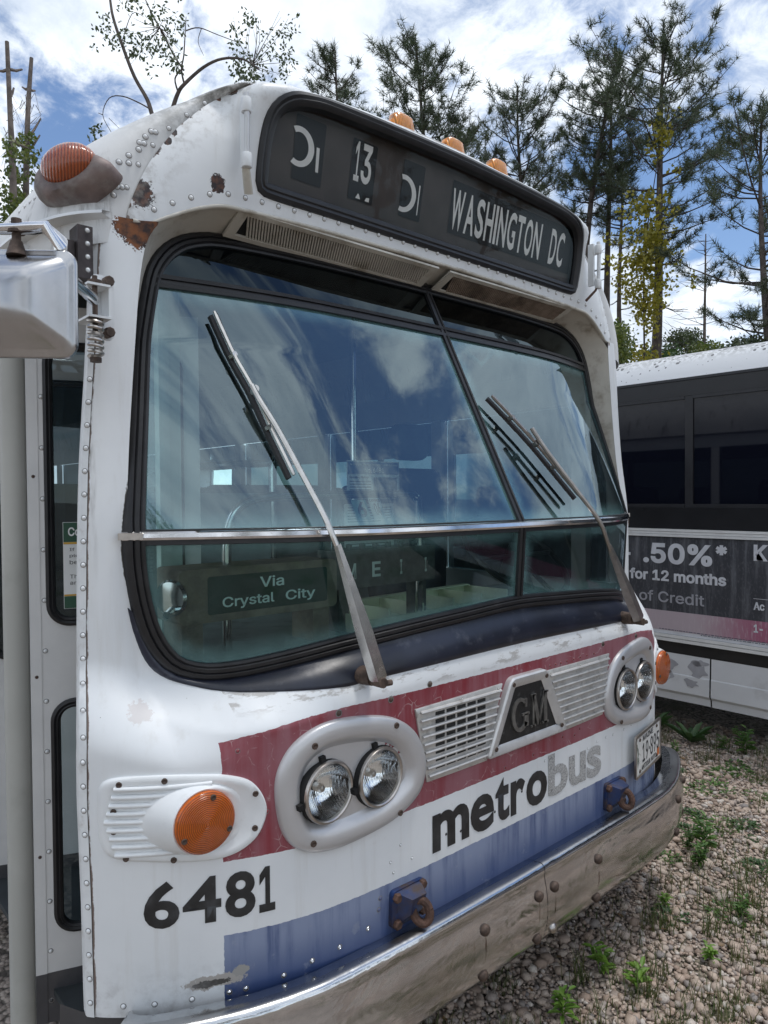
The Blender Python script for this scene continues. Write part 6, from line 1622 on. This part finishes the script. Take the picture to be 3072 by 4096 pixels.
# ------------------------------------------------------------------ trees
def needles(P, Dv, num, ln, wd, rng_):
    """tufts of needles: P (k,3) centres, Dv (k,3) axes"""
    k = len(P); D_ = Dv/np.linalg.norm(Dv, axis=1)[:, None]
    r_ = rng_.normal(size=(k, num, 3)); r_ /= np.linalg.norm(r_, axis=2)[..., None]
    d_ = r_*.95+D_[:, None]*.75; d_ /= np.linalg.norm(d_, axis=2)[..., None]
    o = P[:, None]+D_[:, None]*rng_.uniform(-.12, .10, (k, num, 1))
    L = ln*rng_.uniform(.7, 1.2, (k, num, 1)); s = np.cross(d_, rng_.normal(size=(k, num, 3))); s /= np.linalg.norm(s, axis=2)[..., None]
    V = np.stack([o-s*wd, o+s*wd, o+d_*L], 2).reshape(-1, 3); return V
def pine_mesh(seed, H, lo, rad, tr_r, dens=1.0, lean=(0, 0), dead=14, flat=.35):
    g = np.random.RandomState(seed); wood = MB(); tw = MB(); P = []; Dv = []
    tp = lambda z: np.array((lean[0]*(z/H)**1.5+.12*math.sin(z*.6+seed), lean[1]*(z/H)**1.5+.12*math.cos(z*.5+seed*2), z))
    zs = np.linspace(0, H, 12); wood.tube([tp(z) for z in zs], [tr_r*(1-.92*z/H)+.012 for z in zs], 8)
    z = lo
    while z < H-.15:
        q = (z-lo)/(H-lo); prof = 1.2*rad*(min(1, .40+2.0*q) if q < .3 else 1.0-.78*((q-.3)/.7)**1.9)*(.72+.42*math.sin(z*2.3+seed*1.7)**2)
        nb2 = g.randint(3, 6)
        for b in range(nb2):
            a = g.uniform(0, 6.283); l = prof*g.uniform(.40, 1.2); up = g.uniform(.05, .5)+.5*q
            p0 = tp(z+g.uniform(-.15, .15)); d0 = np.array((math.cos(a), math.sin(a), up*.4)); pts = [p0+d0*l*t_+np.array((0, 0, l*flat*t_*t_*(.5+up))) for t_ in (0, .35, .7, 1.0)]
            tw.tube(pts, [.028*(.4+.6*(1-q)), .018, .011, .006], 4, cap=False)
            nt_ = max(2, int(l*6.4*dens))
            for k in range(nt_):
                t_ = .35+.65*g.uniform(); pp = p0+d0*l*t_+np.array((0, 0, l*flat*t_*t_*(.5+up))); sd = g.normal(size=3)*np.array((.34, .34, .16))*min(1, l); sd[2] = abs(sd[2])*.9
                e = pp+sd*(1.05-.55*t_)
                if g.uniform() < .7: tw.tube([pp, e], [.006, .004], 3, cap=False)
                P.append(e); Dv.append(sd+np.array((d0[0]*.4, d0[1]*.4, .45)))
                P.append(pp+(e-pp)*.55); Dv.append(sd+np.array((0, 0, .4)))
            P.append(pts[-1]); Dv.append(d0+np.array((0, 0, .6)))
        z += g.uniform(.28, .46)
    for k in range(4): P.append(tp(H-.1*k)); Dv.append(np.array((g.normal()*.3, g.normal()*.3, 1)))
    for k in range(dead):
        z = g.uniform(lo*.35, lo); a = g.uniform(0, 6.283); l = rad*g.uniform(.25, .75); p0 = tp(z); d0 = np.array((math.cos(a), math.sin(a), g.uniform(-.25, .2)))
        tw.tube([p0, p0+d0*l*.5+np.array((0, 0, -.02)), p0+d0*l+np.array((0, 0, .10*l))], [.02, .011, .004], 4, cap=False)
        for j in range(3):
            q = p0+d0*l*g.uniform(.4, .95); tw.tube([q, q+np.array((g.normal(), g.normal(), g.normal()*.5))*.22*l], [.006, .002], 3, cap=False)
    return wood, tw, needles(np.array(P), np.array(Dv), 24, .19, .0075, g)
def tri_faces(V): return np.arange(len(V)).reshape(-1, 3)
def pine(seed, dirv, D, top, lo_f, rad, tr_r, label, dens=1.0, grp='pines behind the buses', shared=None, lean=(0, 0), dead=14):
    h = math.hypot(*dirv); x = CAM[0]+dirv[0]/h*D; y = CAM[1]+dirv[1]/h*D; H = CAM[2]+top*D
    t = empty('pine_tree', (x, y, 0), label, 'tree', grp)
    if shared:
        for ch in shared.children:
            c = ch.copy(); COL.objects.link(c); c.parent = t
        s = H/shared['H']; t.scale = (s, s, s); t.rotation_euler = (0, 0, seed*1.3)
        return t
    wood, tw, nd = pine_mesh(seed, H, H*lo_f, rad, tr_r, dens, lean, dead)
    wood.build('trunk', 'bark', t); tw.build('branches', 'twig', t, smooth=False)['kind'] = 'stuff'; c = fast_obj('crown', nd, tri_faces(nd), 'needles', parent=t)
    t['H'] = H
    return t
pA = pine(1, (.614, .789), 21, .617, .45, 1.5, .13, 'small pine crown rising behind the left end of the sign visor', 1.25)
pB = pine(2, (.703, .711), 20, .625, .42, 1.75, .15, 'dense dark pine behind the first clearance lamp', 1.35)
pine(12, (.745, .667), 23, .50, .45, 1.6, .13, 'shorter pine between the dense pine and the paler pine', 1.1)
pC = pine(3, (.796, .605), 22, .557, .42, 1.9, .14, 'loose paler pine behind the third clearance lamp', .85)
pD = pine(4, (.827, .563), 21, .585, .68, 1.5, .17, 'tall bare-stemmed pine left of the tall trio', .95, lean=(.9, -1.2))
pE = pine(5, (.858, .513), 22, .555, .70, 1.5, .16, 'middle pine of the tall trio above the second bus', .95)
pF = pine(6, (.884, .468), 20, .602, .56, 1.9, .19, 'tallest pine with yellow vines climbing its trunk', .95, lean=(.25, -.3), dead=26)
pG = pine(7, (.938, .346), 18, .465, .45, 1.9, .14, 'thin pine at the right edge of the yard', .75, dead=30)
pine(14, (.872, .490), 21, .43, .80, .9, .12, 'slim second stem beside the vine covered pine', .6, lean=(-.2, .2), dead=20)
# thin dead pine
t = empty('dead_tree', (CAM[0]+.912*23, CAM[1]+.41*23, 0), 'thin bare dead tree standing between the two right pines', 'tree')
g = np.random.RandomState(77); m_ = MB(); H = 1.72+.33*23
m_.tube([(0, 0, 0), (.06, .03, H*.5), (.02, -.04, H)], [.09, .06, .015], 6); m_.build('trunk', 'bark_dead', t)
m_ = MB()
for k in range(60):
    z = H*g.uniform(.4, .98); a = g.uniform(0, 6.283); l = (H-z)*.35+.25; d0 = np.array((math.cos(a), math.sin(a), g.uniform(-.1, .5))); m_.tube([(.03, 0, z), np.array((.03, 0, z))+d0*l*.6, np.array((.03, 0, z))+d0*l+np.array((0, 0, .12*l))], [.012, .007, .003], 3, cap=False)
m_.build('twigs', 'twig', t, smooth=False)

def leaf_cloud(C_, num, ll, lw_, g):
    """random leaves around centres C_ = [(p, (rx,ry,rz))]"""
    V = []
    for (p, r_), nmb in zip(C_, num):
        q = g.normal(size=(nmb, 3)); q /= np.linalg.norm(q, axis=1)[:, None]; q = np.array(p)+q*np.array(r_)*(g.uniform(0, 1, (nmb, 1))**.45)
        d_ = g.normal(size=(nmb, 3)); d_[:, 2] -= .5; d_ /= np.linalg.norm(d_, axis=1)[:, None]; s = np.cross(d_, g.normal(size=(nmb, 3))); s /= np.linalg.norm(s, axis=1)[:, None]
        L = ll*g.uniform(.6, 1.25, (nmb, 1)); V.append(np.stack([q, q+d_*L*.5+s*lw_*.5, q+d_*L, q+d_*L*.5-s*lw_*.5], 1).reshape(-1, 3))
    V = np.concatenate(V); return V, np.arange(len(V)).reshape(-1, 4)
KD = 3072/1659/2850.0
def bg(u, v, D):
    """point of a background limb seen in direction (u,v), D metres away"""
    d_ = _F+_R*(u-829.5)*KD+_U*(1106-v)*KD
    h = math.hypot(d_[0], d_[1]); return CAM+d_/h*D
def rel(pts, o): return [np.array(p)-o for p in pts]
# leafy tree behind the bus, with bare and leafy limbs
D0 = 10.5; o0 = bg(350, 700, D0); o0[2] = 0; g = np.random.RandomState(5)
t = empty('leafy_tree', tuple(o0), 'bare-limbed leafy tree rising behind the bus roof', 'tree')
m_ = MB(); m_.tube(rel([o0, bg(352, 700, D0), bg(350, 420, D0), bg(352, 300, D0)], o0), [.14, .11, .085, .06], 8); m_.build('trunk', 'bark', t)
m_ = MB()
def limb(pts, r0, r1, dd=0.0):
    P_ = spline(rel([bg(u, v, D0+dd*i/len(pts)) for i, (u, v) in enumerate(pts)], o0), 4); m_.tube(P_, list(np.linspace(r0, r1, len(P_))), 6)
limb([(352, 310), (330, 252), (318, 215), (290, 165), (265, 100), (245, 40), (238, 0), (230, -60)], .034, .014, .6)
limb([(352, 310), (372, 238), (385, 200), (400, 180), (440, 145), (480, 127), (525, 128), (560, 150)], .034, .010, -.8)
limb([(398, 182), (392, 150), (397, 120), (400, 70), (402, 36)], .016, .005); limb([(397, 152), (375, 118), (345, 60), (318, 8), (300, -40)], .015, .006, .4)
limb([(402, 66), (430, 60), (470, 75), (515, 92)], .009, .004); limb([(435, 62), (428, 90), (440, 120)], .006, .003)
limb([(325, 236), (300, 222), (265, 208), (236, 212), (222, 248), (240, 285)], .010, .004); limb([(222, 248), (212, 244)], .006, .003); limb([(235, 255), (262, 282)], .004, .002)
limb([(385, 200), (378, 170), (392, 150)], .014, .010); limb([(262, 95), (285, 30), (310, 36)], .007, .003)
for k in range(26):
    u, v = g.uniform(500, 630), g.uniform(20, 200); limb([(545, 140), ((545+u)/2+g.uniform(-12, 12), (140+v)/2), (u, v)], .005, .0015, g.uniform(-.6, .6))
for k in range(22):
    u, v = g.uniform(270, 400), g.uniform(-10, 150); limb([(345, 60), ((345+u)/2+g.uniform(-10, 10), (60+v)/2), (u, v)], .005, .0015, g.uniform(-.6, .6))
m_.build('limbs', 'bark', t)
px2m = D0/1539.0
cl_ = []; nn_ = []
for (u0, u1, v0, v1, num, rr_) in ((205, 262, 40, 105, 9, 14), (270, 400, -20, 110, 34, 17), (300, 395, 90, 150, 12, 14), (505, 640, 30, 130, 22, 15), (500, 620, 110, 205, 26, 15), (535, 570, 150, 205, 8, 12), (203, 228, 280, 300, 3, 9), (280, 300, 110, 130, 3, 9)):
    for k in range(num):
        cl_.append((bg(g.uniform(u0, u1), g.uniform(v0, v1), D0+g.uniform(-.7, .7))-o0, (rr_*px2m*1.2,)*3)); nn_.append(g.randint(9, 20))
V, F4 = leaf_cloud(cl_, nn_, .068, .032, g); fast_obj('crown', V, F4, 'tree_leaf', parent=t)
# two dead snags with ivy at the left edge
for i, (pts, st_, lab) in enumerate((([(32, 700), (30, 470), (26, 330), (22, 250), (15, 90)], [((20, 150), (48, 150)), ((20, 150), (-8, 152)), ((24, 300), (60, 320)), ((22, 210), (30, 190))], 'leftmost broken dead trunk wrapped in ivy'), ([(58, 700), (56, 430), (60, 250), (68, 125)], [((62, 190), (76, 196)), ((58, 300), (88, 256)), ((57, 330), (86, 292)), ((62, 192), (48, 188))], 'second broken dead trunk with short stubs and ivy'))):
    Ds = 12.5+i*1.2; o1 = bg(pts[0][0], pts[0][1], Ds); o1[2] = 0
    t = empty('dead_snag', tuple(o1), lab, 'tree', 'dead snags at the left')
    m_ = MB(); m_.tube(spline(rel([o1]+[bg(u, v, Ds) for u, v in pts], o1), 3), list(np.linspace(.075, .030, 3*len(pts)+1)), 7); m_.build('trunk', 'bark_dead', t)
    m_ = MB()
    for a, b in st_: m_.tube(rel([bg(*a, Ds), bg((a[0]+b[0])/2, (a[1]+b[1])/2+3, Ds+.1), bg(*b, Ds+.15)], o1), [.028, .022, .014], 5)
    for k in range(26):
        u, v = g.uniform(0, 90), g.uniform(180, 470); m_.tube(rel([bg(u, v, Ds), bg(u+g.uniform(-18, 18), v+g.uniform(-25, 30), Ds+.2), bg(u+g.uniform(-30, 30), v+g.uniform(0, 60), Ds+.1)], o1), [.006, .004, .002], 3, cap=False)
    m_.build('stubs', 'bark_dead', t, smooth=False)['kind'] = 'stuff'
    cl_ = []; nn_ = []
    for k in range(70):
        v = g.uniform(290, 520); u = np.interp(v, [p_[1] for p_ in pts[::-1]], [p_[0] for p_ in pts[::-1]])+g.normal()*(6+(v-290)*.09); cl_.append((bg(u, v, Ds+g.uniform(-.4, .4))-o1, (.10, .10, .10))); nn_.append(g.randint(6, 16))
    V, F4 = leaf_cloud(cl_, nn_, .075, .06, g); fast_obj('ivy', V, F4, 'bush_leaf', parent=t)
# yellow vine on the tallest pine
Dv_ = 19.2; o1 = bg(1395, 780, Dv_); o1[2] = 0
t = empty('climbing_vine', tuple(o1), 'yellow green vine hanging on the tallest pine above the second bus', 'vine')
m_ = MB(); m_.tube(rel([o1, bg(1392, 760, Dv_), bg(1390, 600, Dv_), bg(1400, 480, Dv_), bg(1428, 300, Dv_)], o1), [.03, .025, .02, .015, .01], 5); m_.build('stem', 'twig', t)
cl_ = []; nn_ = []
for (u, v, su, sv, num) in ((1400, 520, 34, 55, 60), (1390, 600, 40, 45, 55), (1400, 660, 24, 45, 26), (1432, 300, 18, 50, 16), (1400, 440, 22, 25, 12), (1340, 560, 14, 60, 8), (1390, 760, 26, 20, 16)):
    for k in range(num): cl_.append((bg(u+g.normal()*su*.75, v+g.normal()*sv*.75, Dv_+g.normal()*.35)-o1, (.20, .20, .22))); nn_.append(g.randint(10, 24))
V, F4 = leaf_cloud(cl_, nn_, .11, .085, g); fast_obj('leaves', V, F4, 'vine_leaf', parent=t)
# shrubs behind the second bus
for i, (u, v, su, sv, D_, mt, lab) in enumerate(((1335, 735, 16, 60, 17, 'bush_leaf', 'yellow green shrub between the visor and the second bus'), (1420, 770, 40, 26, 22, 'weed_dark', 'dark green shrub behind the vine covered trunk'), (1480, 735, 34, 34, 24, 'tree_leaf', 'rounded grey green shrub over the second bus roof'), (1535, 760, 30, 20, 22, 'bush_leaf', 'olive shrub low behind the second bus roof'), (1630, 752, 40, 20, 18, 'tree_leaf', 'small shrub at the right edge above the second bus'))):
    o1 = bg(u, 900, D_); o1[2] = 0; t = empty('shrub', tuple(o1), lab, 'shrub', 'shrubs behind the second bus'); pm = D_/1539
    m_ = MB()
    for k in range(7): m_.tube(rel([o1, (o1+bg(u+g.normal()*su*.4, v+sv, D_))/2, bg(u+g.normal()*su*.7, v+g.normal()*sv*.5, D_+g.normal()*.3)], o1), [.03, .02, .006], 4)
    m_.build('stems', 'twig', t)
    cl_ = [(bg(u+g.normal()*su*.62, v+abs(g.normal())*sv*.9-sv*.5, D_+g.normal()*.6)-o1, (.24, .24, .24)) for k in range(90)]
    V, F4 = leaf_cloud(cl_, [26]*90, .09, .055, g); fast_obj('crown', V, F4, mt, parent=t)
# treeline on the other side of the yard (mirrored in the windshield and the windows)
k = 0
for (dx, dy, D_, tp_, src) in ((-.95, -.15, 15, .62, pB), (-.88, -.48, 13, .70, pF), (-.62, -.78, 14, .66, pC), (-.25, -.97, 16, .58, pB), (.15, -.99, 17, .50, pE), (.52, -.85, 19, .42, pB), (.80, -.60, 21, .36, pC), (.95, -.30, 23, .36, pF), (-.98, .18, 16, .60, pC), (-.75, -.65, 17, .7, pE), (-.1, -.99, 20, .55, pA), (.36, -.93, 21, .42, pA), (.68, -.73, 24, .36, pB), (-.45, -.89, 18, .62, pA)):
    pine(20+k, (dx, dy), D_, tp_, 0, 0, 0, 'dark pine of the treeline mirrored in the windshield', grp='treeline facing the bus front', shared=src); k += 1
